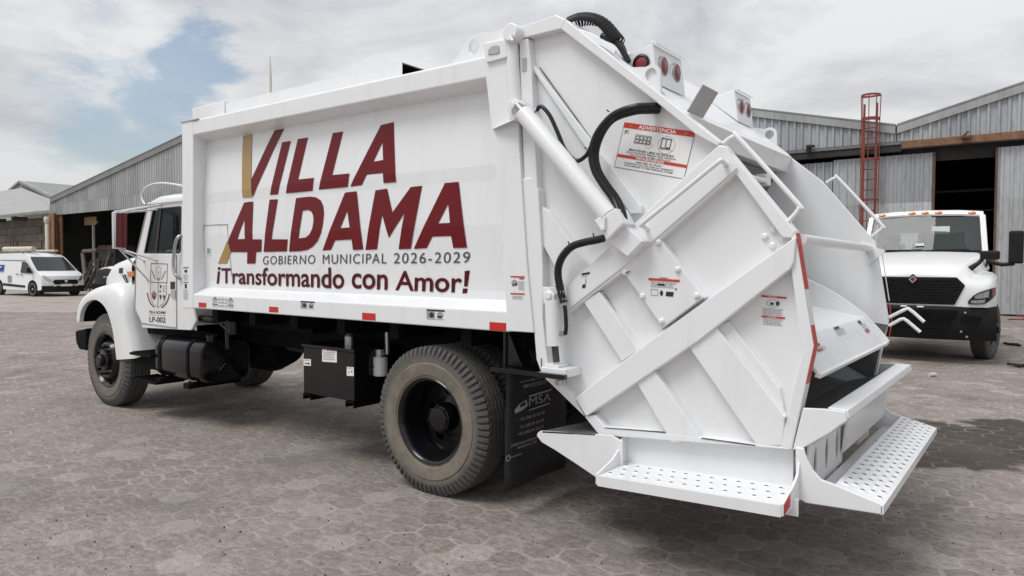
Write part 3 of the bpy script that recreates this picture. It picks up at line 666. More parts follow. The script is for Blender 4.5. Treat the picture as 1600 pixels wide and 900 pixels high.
# hopper: loading ledge, dark trough, rear skirt
l0, l1, l2 = xz(1288, 639.5), xz(1320, 644), xz(1323, 658)
mb = MB(); xz_sheet(mb, [l0, l1, l2, (l2[0]-0.03, l2[1]-0.002), (l1[0]-0.02, l1[1]-0.03), (l0[0], l0[1]-0.02)], YB, 5.60); obj('loading_ledge', mb, 'white_paint', tail, bevel=0.006)
mb = MB()
tr = [(l0[0]+0.005, l0[1]-0.006), (l0[0]-0.13, l0[1]-0.10), (l0[0]-0.32, l0[1]-0.16), (l0[0]-0.6, l0[1]-0.10), (l0[0]-0.85, l0[1]+0.12), (l0[0]-1.0, l0[1]+0.5)]
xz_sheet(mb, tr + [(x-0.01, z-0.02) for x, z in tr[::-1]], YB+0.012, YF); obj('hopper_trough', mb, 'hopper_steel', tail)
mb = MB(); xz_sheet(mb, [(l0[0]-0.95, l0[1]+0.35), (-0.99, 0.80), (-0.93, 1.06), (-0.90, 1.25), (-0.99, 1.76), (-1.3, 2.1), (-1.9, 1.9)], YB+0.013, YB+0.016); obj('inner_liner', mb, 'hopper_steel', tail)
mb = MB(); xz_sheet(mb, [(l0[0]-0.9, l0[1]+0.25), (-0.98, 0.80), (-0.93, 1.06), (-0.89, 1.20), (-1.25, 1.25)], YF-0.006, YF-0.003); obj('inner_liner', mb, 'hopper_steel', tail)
ck = [xz(u, v) for u, v in ((1254, 638), (1288, 639.5), (1320, 644), (1323, 658), (1312, 665), (1296, 677), (1252, 702), (1238, 703))]
for y0, y1 in ((YS+0.006, YB-0.002), (5.60, 5.65)):
    mb = MB(); xz_sheet(mb, ck, y0, y0+0.02); obj('ledge_cheek', mb, 'white_paint', tail, bevel=0.004)
c_lo, c_hi = xz(1252, 702), xz(1312, 665)
mb = MB(); xz_sheet(mb, [(c_hi[0]-0.02, c_hi[1]+0.01), (c_lo[0]+0.06, c_lo[1]+0.02), (c_lo[0]+0.04, c_lo[1]+0.02), (c_hi[0]-0.04, c_hi[1]+0.02)], YB-0.02, 5.62); obj('rear_skirt', mb, 'white_paint', tail, bevel=0.003)
# gusset rib on the skirt
mb = MB(); q0 = X(1372, 632, c_hi[0]); mb.box((c_lo[0]+0.03, 4.88, c_lo[1]+0.03), (c_hi[0]-0.01, 4.90, c_hi[1]-0.0)); obj('skirt_rib', mb, 'white_paint', tail)
# lamp panel with oval openings, low cross rail
xl = c_lo[0]+0.015; s_in_x = xz(1306, 757.5)[0]
mb = MB()
zt, zb_ = 0.84, 0.50
zL = X(1283, 712, xl).z
for yA in (3.64,):
    mb = MB()
    yB2 = yA+0.72; loop = [Vector((xl, yA, zb_)), Vector((xl, yB2, zb_)), Vector((xl, yB2, zt)), Vector((xl, yA, zt))]
    holes = [[Vector((xl, yA+c+0.034*math.cos(t*math.pi/10), zL+0.085*math.sin(t*math.pi/10))) for t in range(20)] for c in (0.13, 0.36, 0.59)]
    mb.plate([loop]+holes, (0.012, 0, 0))
    for c in (0.13, 0.36, 0.59): mb.box((xl-0.05, yA+c-0.04, zL-0.09), (xl-0.045, yA+c+0.04, zL+0.09), 'hopper_steel')
    obj('lamp_panel', mb, 'white_paint', tail, bevel=0.003)
mb = MB(); mb.prism([(xl+0.03, 4.30, 0.57), (xl+0.03, 5.62, 0.57), (xl+0.06, 5.62, 0.86), (xl+0.06, 4.30, 0.86)], (-0.012, 0, 0)); obj('skirt_plate', mb, 'white_paint', tail)
mb = MB(); mb.box((xl+0.02, YB, 0.45), (xl+0.08, 5.6, 0.50)); obj('cross_rail', mb, 'white_paint', tail, bevel=0.006)
for y in (4.18, 5.0):
    mb = MB(); mb.box((xl+0.07, y, 0.47), (s_in_x+0.02, y+0.06, 0.51)); obj('step_arm', mb, 'white_paint', tail, bevel=0.004)

# rear step
sp = [xz(u, v) for u, v in ((1243, 699), (1256.5, 701), (1258, 709), (1262, 719), (1270, 735), (1283, 749.5), (1306, 758), (1380, 789), (1379.5, 804), (1258.6, 785.5), (1249, 779), (1244, 770))]
mb = MB(); xz_sheet(mb, sp, YS-0.004, YS+0.016); obj('step_bracket', mb, 'white_paint', tail, bevel=0.004)
mb = MB(); xz_sheet(mb, sp, 5.53, 5.55); obj('step_bracket', mb, 'white_paint', tail, bevel=0.004)
s_in, s_out, s_b = xz(1306, 757.5), xz(1380, 788.5), xz(1379.5, 803)
mb = MB(); yA, yB2 = YS+0.016, 5.53
nr, ncx = 5, 24; Wd = Vector((s_out[0]-s_in[0], 0, s_out[1]-s_in[1])); nrm = Vector((-Wd.z, 0, Wd.x)).normalized()
def tread(name, O, A, Bv, na, nb, parent, r=0.011, stag=True):
    """perforated tread: O corner, A long edge, Bv short edge; round holes with raised collars"""
    n = A.cross(Bv).normalized()
    if n.z < 0: n = -n
    loops = [[O, O+A, O+A+Bv, O+Bv]]; La, Lb = A.length, Bv.length; ah, bh = A/La, Bv/Lb; cs = []
    for i in range(nb):
        for k in range(na):
            fa = (k+0.55+(0.5 if (i % 2 and stag) else 0))/(na+0.6); fb = (i+0.75)/(nb+0.5)
            if fa > 0.98: continue
            cs.append(O+A*fa+Bv*fb)
    for c in cs: loops.append([c+(ah*math.cos(t*math.pi/3)+bh*math.sin(t*math.pi/3))*r for t in range(6)])
    mb = MB(); mb.plate(loops, -n*0.004)
    for c in cs:   # pressed collar
        ring0 = [c+(ah*math.cos(t*math.pi/4)+bh*math.sin(t*math.pi/4))*r*2.1 for t in range(8)]
        ring1 = [c+(ah*math.cos(t*math.pi/4)+bh*math.sin(t*math.pi/4))*r*1.02+n*0.006 for t in range(8)]
        mb.grid([[*ring0], [*ring1]], closed=True)
    mb.prism([O, O+A, O+A-n*0.03, O-n*0.03], -bh*0.004); mb.prism([O+Bv, O+Bv+A, O+Bv+A-n*0.055, O+Bv-n*0.055], bh*0.004)
    return obj(name, mb, 'white_paint', parent, weld=False)
tread('rear_step', Vector((s_in[0], yA, s_in[1])), Vector((0, yB2-yA, 0)), Wd, 19, 5, tail)
mb = MB(); xz_sheet(mb, [(s_out[0]+0.004, s_out[1]), (s_b[0]+0.004, s_b[1]-0.004), (s_b[0]-0.01, s_b[1]-0.004), (s_out[0]-0.01, s_out[1]-0.01)], YS-0.004, 5.55); obj('step_edge', mb, 'white_paint', tail, bevel=0.003)
mb = MB(); mb.box((sp[-1][0]-0.05, 5.2, 0.42), (sp[-1][0]-0.03, 5.55, 0.62)); obj('far_bracket', mb, 'white_paint', tail)

# side step
bl, br_ = S(962, 719, YB), S(1226, 757, YB); fl = Z(931, 745, bl.z); fr = Z(1223, 787.5, br_.z); fy = (fl.y+fr.y)/2
fl = Vector((bl.x-0.0, fy, bl.z)); fr = Vector((br_.x, fy, br_.z))
FL, FR = Z(931, 744.5, bl.z), Z(1223, 787, br_.z)
O = Vector((FL.x, YB-0.004, bl.z)); A = Vector((FR.x-FL.x, 0, br_.z-bl.z)); Bv = Vector((0, fy-YB+0.004, 0))
tread('side_step', O, A, Bv, 13, 3, tail, 0.010)
tl, tr_ = S(956, 674, YB), S(1240, 696, YB)
mb = MB(); mb.prism([tl, tr_, Vector((tr_.x, YB, br_.z-0.03)), Vector((tl.x, YB, bl.z-0.03))], (0, 0.012, 0)); obj('step_back', mb, 'white_paint', tail)
def end_plate(x, z, zt2, tt):
    pts = [(YB, zt2), (YB-0.05, zt2-0.02), (YB-0.09, z+0.09), (YB-0.16, z+0.05), (fy, z+0.008), (fy, z-0.05), (YB, z-0.05)]
    mb = MB(); mb.prism([(x, y, zz) for y, zz in pts], (tt, 0, 0)); return obj('step_end', mb, 'white_paint', tail, bevel=0.002)
end_plate(FL.x-0.012, bl.z, tl.z-0.0, 0.012); end_plate(FR.x, br_.z, tr_.z, 0.012)
mb = MB(); mb.prism([(FL.x, fy-0.002, bl.z-0.0), (FR.x, fy-0.002, br_.z), (FR.x, fy-0.002, br_.z-0.05), (FL.x, fy-0.002, bl.z-0.045)], (0, 0.008, 0)); obj('step_edge', mb, 'white_paint', tail, bevel=0.003)
mb = MB(); mb.prism([(FR.x+0.0125, fy+0.004, br_.z-0.045), (FR.x+0.0125, fy+0.10, br_.z-0.03), (FR.x+0.0125, fy+0.10, br_.z+0.035), (FR.x+0.0125, fy+0.004, br_.z-0.0)], (0.002, 0, 0)); obj('reflector', mb, 'red_tape', tail)
mb = MB(); ya2 = fy+0.15; mb.prism([S(938, 752, ya2), S(1247, 808, ya2), (S(1247, 790, ya2).x, ya2, br_.z-0.0), (FR.x+0.013, ya2, br_.z-0.012), (FL.x, ya2, bl.z-0.012)], (0, 0.012, 0)); obj('step_apron', mb, 'white_paint', tail, bevel=0.003)
yw = 3.575
mb = MB(); mb.prism([S(u, v, yw) for u, v in ((838.5, 681), (840, 676), (845, 673), (955, 680), (972, 690), (972, 735), (965, 760), (931, 746), (900, 725), (868, 704), (846, 691))], (0, 0.014, 0)); obj('wing_plate', mb, 'white_paint', tail, bevel=0.004)
q0 = S(847, 673.5, yw); q1 = S(930, 678, yw)
mb = MB(); mb.prism([q0, q1, (q1.x, yw+0.5, q1.z), (q0.x+0.1, yw+0.5, q0.z)], (0, 0, -0.01)); obj('wing_shelf', mb, 'hopper_steel', tail)

# red and white tape down the rear edge
def tape(u0, v0, u1, v1, mat, y0=YS-0.002, w=0.035):
    p, q = S(u0, v0, YS+0.004), S(u1, v1, YS+0.004); mb = MB(); mb.prism([(p.x+0.003, YS+0.004, p.z), (q.x+0.003, YS+0.004, q.z), (q.x+0.003, YB, q.z), (p.x+0.003, YB, p.z)], (0.0015, 0, 0)); obj('reflective_tape', mb, mat, tail)
for a in ((1243.3, 364, 1257.5, 452, 'red_tape'), (1257.5, 452, 1266.5, 508, 'white_tape'), (1266.5, 508, 1272, 541, 'red_tape'), (1272, 541, 1259, 600, 'red_tape')): tape(*a)
for a, b, m in (((1376, 392), (1388, 470), 'white_tape'), ((1388, 472), (1392, 505), 'red_tape'), ((1392, 505), (1385, 540), 'red_tape')):
    p, q = S(*a, YF), S(*b, YF); mb = MB(); mb.prism([(p.x+0.002, YF+0.004, p.z), (q.x+0.002, YF+0.004, q.z), (q.x+0.002, YF+0.028, q.z), (p.x+0.002, YF+0.028, p.z)], (0.003, 0, 0)); obj('reflective_tape', mb, m, tail)

# lift cylinder and lower block
mb = MB(); a, b = S(817, 175, 3.50), S(951, 337, 3.50); d = (b-a).normalized()
mb.tube([a, a+d*0.008, a+d*0.03, b], [0.044, 0.053, 0.0555, 0.0555], 26); obj('lift_cylinder', mb, 'white_paint', tail, smooth=40)
mb = MB(); mb.tube([a-d*0.06, a+d*0.02], 0.024, 14); obj('cylinder_rod', mb, 'steel', tail, smooth=40)
mb = MB(); mb.prism([S(u, v, 3.45) for u, v in ((928, 344), (962, 325), (974, 349), (948, 375))], (0, 0.14, 0)); obj('cylinder_block', mb, 'white_paint', tail, bevel=0.006)
mb = MB(); mb.prism([S(u, v, 3.50) for u, v in ((948, 375), (973, 349), (1004, 377), (980, 401))], (0, 0.1, 0)); obj('cylinder_block', mb, 'white_paint', tail, bevel=0.004)
mb = MB(); q = S(946, 348, 3.448); mb.bar(q+Vector((0, -0.006, 0.035)), q+Vector((-0.005, -0.006, -0.03)), 0.02, 0.012); mb.lathe([(0, -0.02), (0.014, -0.02), (0.016, 0)], 10, q+Vector((-0.01, 0, -0.03))); obj('block_latch', mb, 'white_paint', tail, bevel=0.003)
# lock cylinder at the lower front corner
mb = MB(); mb.tube([S(864, 468, 3.56), S(867, 540, 3.56)], 0.05, 22); obj('lock_cylinder', mb, 'white_paint', tail, smooth=40)
mb = MB(); mb.tube([S(867, 540, 3.56), S(869.5, 566, 3.56)], 0.021, 14); obj('cylinder_rod', mb, 'dark_scrap', tail, smooth=40)
mb = MB(); mb.prism([S(u, v, 3.52) for u, v in ((847, 448), (858, 450), (866, 460), (865, 470), (853, 476), (849, 474))], (0, 0.09, 0)); mb.lathe([(0, -0.012), (0.022, -0.012), (0.024, 0.0), (0.034, 0.002), (0.034, 0.02)], 16, S(857, 462, 3.518)); obj('lock_lug', mb, 'white_paint', tail, bevel=0.004)
zs = S(880, 577, 3.50).z
mb = MB(); mb.prism([(S(845, 588, 3.50).x, 3.50, zs), (S(884, 577, 3.50).x, 3.50, zs), (S(908, 572, YB).x, YB, zs), (S(856, 572, YB).x, YB, zs)], (0, 0, -0.05)); obj('lock_shelf', mb, 'white_paint', tail, bevel=0.005)
mb = MB(); q = S(868, 563, 3.56); mb.box((q.x-0.05, 3.515, zs), (q.x+0.05, 3.61, zs+0.018)); obj('lock_pad', mb, 'white_paint', tail, bevel=0.003)
mb = MB(); mb.lathe([(0, -0.03), (0.018, -0.03), (0.02, 0)], 12, S(873, 594, 3.55), 'z'); obj('bolt', mb, 'steel', tail, smooth=40)

# hydraulic hoses
def spline(pts, n=6):
    P = [Vector(p) for p in pts]; out = []
    for i in range(len(P)-1):
        p0, p1, p2, p3 = P[max(i-1, 0)], P[i], P[i+1], P[min(i+2, len(P)-1)]
        for k in range(n):
            t = k/n; out.append(0.5*((2*p1)+(-p0+p2)*t+(2*p0-5*p1+4*p2-p3)*t*t+(-p0+3*p1-3*p2+p3)*t**3))
    return out+[P[-1]]
Z5 = lambda x, y: (700+x/2.195, 10+y/2.195)
def hose(pts, r, y=3.55, off=(0, 0), ys=None):
    mb = MB(); mb.tube(spline([S(u+off[0], v+off[1], (ys[i] if ys else y)) for i, (u, v) in enumerate(pts)]), r, 10); obj('hose', mb, 'hose_black', tail, smooth=60)
main = [Z5(*p) for p in ((722, 343), (690, 343), (640, 347), (570, 372), (515, 432), (493, 500), (502, 560), (532, 612), (568, 662), (588, 715), (588, 745))]
yh = [3.64, 3.58] + [3.53]*7 + [3.50, 3.50]
hose(main, 0.021, ys=yh); hose([(u-1, v+6) if i < 4 else (u+6, v+1) for i, (u, v) in enumerate(main)], 0.021, ys=[y+0.02 for y in yh])
hose([Z5(*p) for p in ((303, 358), (312, 346), (325, 346), (350, 376), (376, 432), (402, 492), (440, 529), (473, 512), (490, 482))], 0.0125, 3.52)
Z8 = lambda x, y: (840+x/5.294, 330+y/5.294)
low = [Z8(*p) for p in ((545, 224), (480, 240), (400, 255), (290, 290), (215, 362), (175, 450), (170, 540), (188, 640), (200, 700), (218, 760))]
hose(low, 0.023, 3.54)
hose([Z8(*p) for p in ((222, 780), (230, 830), (234, 900), (236, 960), (230, 1020))], 0.012, 3.53)
mb = MB()
for p in ((196, 700), (212, 762)): q = S(*Z8(*p), 3.54); mb.tube([q+Vector((0, 0, 0.03)), q-Vector((-0.004, 0, 0.03))], 0.022, 6)
q = S(*Z8(228, 1010), 3.53); mb.tube([q, q+Vector((-0.06, 0.03, -0.01))], 0.016, 8)
q = S(838, 171, 3.52); mb.tube([S(834, 176, 3.50), S(838, 169, 3.52), S(842, 165, 3.52)], 0.013, 8)
obj('hose_fitting', mb, 'steel', tail, smooth=40)
mb = MB()
for p in ((570, 372), (493, 500), (532, 612)): q = S(*Z5(*p), 3.53); mb.tube([q+Vector((-0.04, -0.012, 0.03)), q+Vector((-0.026, -0.012, 0.018))], 0.004, 6)
for p in ((265, 290), (470, 222), (163, 655)): q = S(*Z8(*p), 3.53); mb.tube([q, q+Vector((-0.01, 0, 0.028))], 0.004, 6)
obj('cable_tie', mb, 'hose_black', tail)

# grab rails
def rail(pts, r=0.011): mb = MB(); mb.tube(spline(pts, 5), r, 10); obj('grab_rail', mb, 'white_paint', tail, smooth=60)
a, b, cc, dd = S(1011, 358, 3.585), S(1003, 351, 3.51), S(1125, 251, 3.51), S(1134, 257, 3.585)
rail([a, a.lerp(b, 0.6), b+Vector((0.012, 0, 0.012)), b.lerp(cc, 0.5), cc-Vector((0.02, 0, 0.015)), cc+Vector((0.004, 0.012, 0.0)), dd], 0.0125)
def rails_edge(px, y):
    P = [S(u, v, y) for u, v in px]; pts = [P[0]]
    for i in (1, 2):
        d0 = (P[i-1]-P[i]).normalized(); d1 = (P[i+1]-P[i]).normalized(); pts += [P[i]+d0*0.03, P[i]+(d0+d1)*0.008, P[i]+d1*0.03]
    rail(pts+[P[3]], 0.0125)
rails_edge(((1128, 226), (1149, 210), (1252, 324), (1232, 346)), 3.63)
rails_edge(((1291, 286), (1307, 276), (1381, 355), (1362, 370)), 5.635)
# two bent white hooks standing out behind the far side
for px in (((1389, 496), (1413, 484), (1419, 482), (1426, 487), (1444, 503)), ((1389, 509), (1407, 499), (1412, 498), (1418, 502), (1438, 519))):
    mb = MB(); mb.tube([S(u, v, 5.62) for u, v in px], 0.012, 10); obj('hook_rod', mb, 'white_paint', tail, smooth=60)

# light boxes, lugs and plate on the tailgate roof
def roof_z(x):
    (xa, za_), (xb, zb2) = rt[2], rt[3]; return za_+(zb2-za_)*(x-xa)/(xb-xa)
def light_box(y0, wid, side_lamp):
    p = S(1020, 68, 3.80); xF, zT = p.x, p.z; zB = roof_z(xF)
    mb = MB(); y1 = y0+wid
    side = [(xF, zT), (xF+0.03, zB-0.02), (xF-0.19, roof_z(xF-0.19)-0.0), (xF-0.19, roof_z(xF-0.19)+0.015)]
    xz_sheet(mb, side, y0, y1); bx = obj('light_box', mb, 'white_paint', tail, bevel=0.004)
    mb = MB(); mb.prism([(xF-0.012, y0-0.002, zT+0.016), (xF+0.022, y0-0.002, zT-0.004), (xF+0.022, y1+0.002, zT-0.004), (xF-0.012, y1+0.002, zT+0.016)], (0, 0, 0.006)); obj('light_visor', mb, 'white_paint', tail, bevel=0.002)
    for f in (0.27, 0.72):
        mb = MB(); c = Vector((xF+0.012, y0+wid*f, (zT+zB)/2+0.0)); mb.lathe([(0.058, -0.01), (0.058, 0.010), (0.048, 0.014), (0.046, 0.008)], 22, c, 'x', 'steel'); mb.lathe([(0.047, 0.010), (0.03, 0.016), (0.0, 0.018)], 22, c, 'x'); obj('tail_light', mb, 'lens_red', tail, smooth=40)
    mb = MB(); c = Vector((xF+0.01, y0+wid*0.5, (zT+zB)/2-0.0)); mb.bar(c+Vector((0.008, 0, -0.03)), c+Vector((0.012, 0.012, 0.03)), 0.012, 0.012); obj('latch', mb, 'white_paint', tail)
    if side_lamp:
        q = S(1002.5, 99, y0); mb = MB(); mb.lathe([(0.052, 0.01), (0.052, -0.012), (0.040, -0.016), (0.038, -0.008)], 24, q, 'y', 'hose_black'); mb.lathe([(0.039, -0.009), (0.02, -0.014), (0, -0.015)], 24, q, 'y'); obj('side_light', mb, 'lens_red', tail, smooth=40)
light_box(3.80, 0.40, True)
light_box(5.14, 0.34, False)
for y, u, v in ((3.64, 1017, 116), (5.60, 1202, 210)):
    q = S(u, v, y); hole = [q+Vector((0.034*math.cos(t*math.pi/8), 0, 0.034*math.sin(t*math.pi/8))) for t in range(16)]
    outer = [Vector((q.x-0.16, y, roof_z(q.x-0.16)-0.02))] + [q+Vector((0.055*math.cos(math.radians(t)), 0, 0.055*math.sin(math.radians(t)))) for t in (125, 95, 65, 35, 5)] + [Vector((q.x+0.06, y, roof_z(q.x+0.06)-0.03))]
    mb = MB(); mb.plate([outer, hole], (0, 0.02, 0)); obj('lifting_eye', mb, 'white_paint', tail)
    if y < 4: mb = MB(); mb.lathe([(0.033, 0.0), (0.033, 0.016), (0, 0.016)], 18, q+Vector((0, 0.002, 0))); obj('eye_plug', mb, 'white_paint', tail)
yq = 3.70; q = [S(u, v, yq) for u, v in ((1073, 173), (1097.5, 131.5))]; r2 = X(1126, 146, q[1].x); r3 = Vector((q[0].x, r2.y, q[0].z))
mb = MB(); mb.prism([q[0], q[1], Vector((q[1].x, 3.92, q[1].z)), Vector((q[0].x, 3.92, q[0].z))], (0.006, 0, -0.003)); obj('rubber_flap', mb, 'grey_plate', tail, bevel=0.002)
# segmented cable guard on the roof ridge
cg = [X(u, v, 0) for u, v in ()]
gp = [S(u, v, 3.78) for u, v in ((893, 38), (905, 33), (918, 32), (932, 35), (945, 43), (957, 57), (966, 68))]
gp = spline(gp, 3)
for i in range(len(gp)-1):
    d = (gp[i+1]-gp[i]); mb = MB(); n = Vector((-d.z, 0, d.x)).normalized(); r = 0.045
    ring = []
    for k in range(9):
        t = math.radians(-20+220*k/8); ring.append((math.cos(t)*0.055, math.sin(t)*r))
    rows = [[gp[i]+d*f*1.1+Vector((0, c*k, 0))+n*s*k for c, s in ring] for f, k in ((0, 1.08), (0.8, 1.0), (0.86, 0.86), (1.0, 0.86))]
    mb.grid(rows); obj('cable_guard', mb, 'plastic_black', tail, smooth=50)
for dy in (-0.02, 0.025):
    mb = MB(); mb.tube(spline([gp[-1]+Vector((-0.1, dy, 0.06)), gp[-1]+Vector((0, dy, 0)), S(977, 87, 3.78+dy), S(982, 97, 3.78+dy)], 4), 0.018, 10); obj('hose', mb, 'hose_black', tail, smooth=60)
mb = MB(); mb.prism([S(u, v, 3.64) for u, v in ((898, 42), (925, 52), (962, 78), (960, 84), (900, 48))], (0, 0.02, 0)); obj('guard_tray', mb, 'white_paint', tail, bevel=0.003)

# warning signs on the side
s = Sticker(S(976, 191, YB), S(1087, 206, YB), S(1069, 280, YB), S(960, 261, YB), TOW)
s.rect(0, 0, 1, 1, 'sticker_white', 0); s.frame(0, 0, 1, 1, 0.006, 0.01, 'print_black', 1)
s.rect(0, 0, 1, 0.115, 'sticker_red', 2).text('ADVERTENCIA', 0.22, 0.02, 0.75, 0.10, 'sticker_white', 3, 0.02, 0, 1.0)
s.poly([(0.08, 0.09), (0.14, 0.09), (0.11, 0.03)], 'lens_amber', 3).poly([(0.85, 0.09), (0.91, 0.09), (0.88, 0.03)], 'lens_amber', 3)
s.text('JC', 0.03, 0.16, 0.10, 0.25, 'print_black', 2, 0.02)
s.frame(0.20, 0.22, 0.44, 0.42, 0.012, 0.02, 'print_grey', 1)
for i in range(4): s.frame(0.22+0.053*i, 0.25, 0.268+0.053*i, 0.32, 0.006, 0.012, 'print_black', 2); s.frame(0.22+0.053*i, 0.33, 0.268+0.053*i, 0.40, 0.006, 0.012, 'print_black', 2)
s.ring(0.42, 0.42, 0.05, 0.07, 0.12, 'print_grey', 2); s.ring(0.66, 0.36, 0.12, 0.19, 0.05, 'print_grey', 1)
s.frame(0.58, 0.22, 0.72, 0.44, 0.012, 0.02, 'print_black', 2); s.rect(0.64, 0.24, 0.66, 0.44, 'print_grey', 2); s.rect(0.67, 0.40, 0.70, 0.44, 'print_black', 3); s.rect(0.56, 0.45, 0.76, 0.462, 'print_grey', 2)
s.text('MANTENER LIBRE DE BASURA', 0.16, 0.545, 0.80, 0.595, 'print_black', 2, 0.012)
s.text('DE LO CONTRARIO PERDERA TODA GARANTIA', 0.13, 0.61, 0.83, 0.645, 'print_black', 2, 0.012)
s.text('POR DAÑO DEL SISTEMA HIDRAULICO', 0.18, 0.655, 0.77, 0.69, 'print_black', 2, 0.012)
s.rect(0, 0.70, 1, 0.765, 'sticker_red', 2).text('WARNING', 0.28, 0.705, 0.68, 0.76, 'sticker_white', 3, 0.02)
s.text('KEEP FREE OF TRASH', 0.30, 0.80, 0.66, 0.835, 'print_black', 2, 0.012)
s.text('OTHERWISE YOU WILL LOSE ALL WARRANTY', 0.13, 0.85, 0.84, 0.885, 'print_black', 2, 0.012)
s.text('FOR DAMAGES TO THE HYDRAULIC SYSTEM', 0.14, 0.90, 0.83, 0.935, 'print_black', 2, 0.012)
s.done('warning_sign', tail, 'white sign with red ADVERTENCIA and WARNING bands')
s = Sticker(S(1013, 432, YS-0.002), S(1063, 435, YS-0.002), S(1055, 466, YS-0.002), S(1016, 463, YS-0.002), TOW)
s.rect(0.35, 0, 0.62, 0.05, 'print_grey'); s.rect(0, 0.07, 1, 0.19, 'sticker_red'); s.lines(0.05, 0.24, 0.95, 0.56, 4, 'print_grey'); s.rect(0.3, 0.32, 0.55, 0.42, 'print_black', 2); s.frame(0.05, 0.62, 0.32, 0.95, 0.02, 0.03, 'print_grey'); s.disc(0.45, 0.8, 0.06, 0.14, 'print_black'); s.rect(0.62, 0.7, 0.9, 0.93, 'print_black'); s.disc(0.95, 0.55, 0.025, 0.06, 'print_black'); s.done('sticker', tail)
s = Sticker(S(1190, 461, YB), S(1229, 464, YB), S(1226, 511, YB), S(1190, 508, YB), TOW)
s.rect(0, 0, 1, 0.065, 'sticker_red').text('PELIGRO', 0.28, 0.012, 0.62, 0.055, 'sticker_white', 2)
s.rect(0.36, 0.22, 0.50, 0.30, 'print_black'); s.disc(0.66, 0.24, 0.07, 0.07, 'print_black')
for k in range(14): a = k*math.pi/7; s.poly([(0.48+0.22*math.cos(a-0.09), 0.24+0.10*math.sin(a-0.09)), (0.48+0.34*math.cos(a), 0.24+0.145*math.sin(a)), (0.48+0.22*math.cos(a+0.09), 0.24+0.10*math.sin(a+0.09))], 'print_black')
s.lines(0.03, 0.42, 0.95, 0.66, 6, 'print_grey'); s.rect(0, 0.67, 1, 0.735, 'sticker_red').text('DANGER', 0.28, 0.68, 0.62, 0.725, 'sticker_white', 2); s.lines(0.06, 0.76, 0.92, 1.0, 5, 'print_grey', seed=8); s.done('sticker', tail)
s = Sticker(S(909, 427, YS-0.012), S(922, 425, YS-0.012), S(919, 450, YS-0.012), S(909, 452, YS-0.012), TOW)
s.rect(0, 0, 1, 0.13, 'print_black').lines(0, 0.18, 0.8, 0.3, 2, 'print_grey'); s.rect(0.1, 0.72, 0.55, 0.95, 'print_black').rect(0.5, 0.35, 0.62, 0.95, 'print_grey'); s.done('sticker', tail)
# ------------------------------------------------------------------ wheels (axis along y, outer face towards -y)
RT = 0.525
def tri(a): a = a % 1.0; return 4*abs(a-0.5)-1
def tyre_mesh(name, mat, lugs=70, grooves=(-0.058, -0.019, 0.019, 0.058), w=0.138, R=RT, rb=0.29):
    k = R/0.525
    side = [(rb-0.012, -w+0.045), (rb, -w+0.02), (rb+0.02*k, -w+0.008), (rb+0.026*k, -w+0.012), (rb+0.034*k, -w+0.004), (0.37*k, -w-0.002), (0.405*k, -w-0.004), (0.412*k, -w+0.003), (0.43*k, -w), (0.452*k, -w+0.003), (0.47*k, -w+0.006), (0.49*k, -w+0.012), (0.503*k, -w+0.018), (0.514*k, -w+0.026)]
    ys = [-w+0.032+(2*w-0.064)*i/46 for i in range(47)]
    trd = [(R-0.006*k*abs(y/w)**3, y) for y in ys]
    pr = side+trd+[(r, -y) for r, y in side[::-1]]
    ns, nt_ = len(side), len(trd); n = lugs*6
    def fn(r, y, a, j):
        f = (a/(2*math.pi)*lugs) % 1.0
        if 9 < j < ns or ns+nt_ <= j < ns+nt_+5:
            if f < 0.3: r -= 0.013*k*(1 if j > 10 else 0.4); y += 0.012*(1 if y < 0 else -1)*(1 if j > 9 else 0.4)
        elif ns <= j < ns+nt_:
            z = 0.0055*tri(a/(2*math.pi)*lugs/2*1.0)
            for g in grooves:
                if abs(y-g-z) < 0.0048: r -= 0.013*k
            if abs(y) > w-0.052 and f < 0.3: r -= 0.012*k
        return r, y
    mb = MB(); mb.lathe(pr, n, fn=fn); me = mb.mesh(name, mat); fixn(me)
    for p in me.polygons: p.use_smooth = True
    me.set_sharp_from_angle(angle=math.radians(24))
    return me
ty_dusty = tyre_mesh('tyre', 'tyre_dusty'); ty_front = tyre_mesh('tyre', 'tyre_front', lugs=56); ty_black = tyre_mesh('tyre', 'tyre_black')
def lathe_mesh(name, prof, mat, n=56, sm=30):
    mb = MB(); mb.lathe(prof, n); me = mb.mesh(name, mat); fixn(me)
    for p in me.polygons: p.use_smooth = True
    me.set_sharp_from_angle(angle=math.radians(sm)); return me
# deep dished rear rim with hand holes, hub with studs
rim_rear = lathe_mesh('rim', [(0.278, -0.100), (0.300, -0.122), (0.306, -0.128), (0.300, -0.134), (0.290, -0.130), (0.279, -0.118), (0.268, -0.095), (0.262, -0.055), (0.262, 0.0), (0.252, 0.02), (0.250, 0.09), (0.244, 0.105), (0.235, 0.112)], 'black_paint')
def disc_holes(name, r0, r1, y, nh, rh, rm, mat, th=0.014, dome=0.0):
    mb = MB(); outer = [Vector((r0*math.cos(t*math.pi/24), y, r0*math.sin(t*math.pi/24))) for t in range(48)]; loops = [outer]
    for k in range(nh):
        a = 2*math.pi*(k+0.3)/nh; c = Vector((rm*math.cos(a), y, rm*math.sin(a))); e1_ = Vector((math.cos(a), 0, math.sin(a))); e2_ = Vector((-math.sin(a), 0, math.cos(a)))
        loops.append([c+e1_*rh*0.8*math.cos(t*math.pi/6)+e2_*rh*1.15*math.sin(t*math.pi/6) for t in range(12)])
    mb.plate(loops, (0, th, 0)); me = mb.mesh(name, mat); fixn(me); return me
disc_rear = disc_holes('wheel_disc', 0.248, 0, 0.095, 5, 0.036, 0.185, 'black_paint')
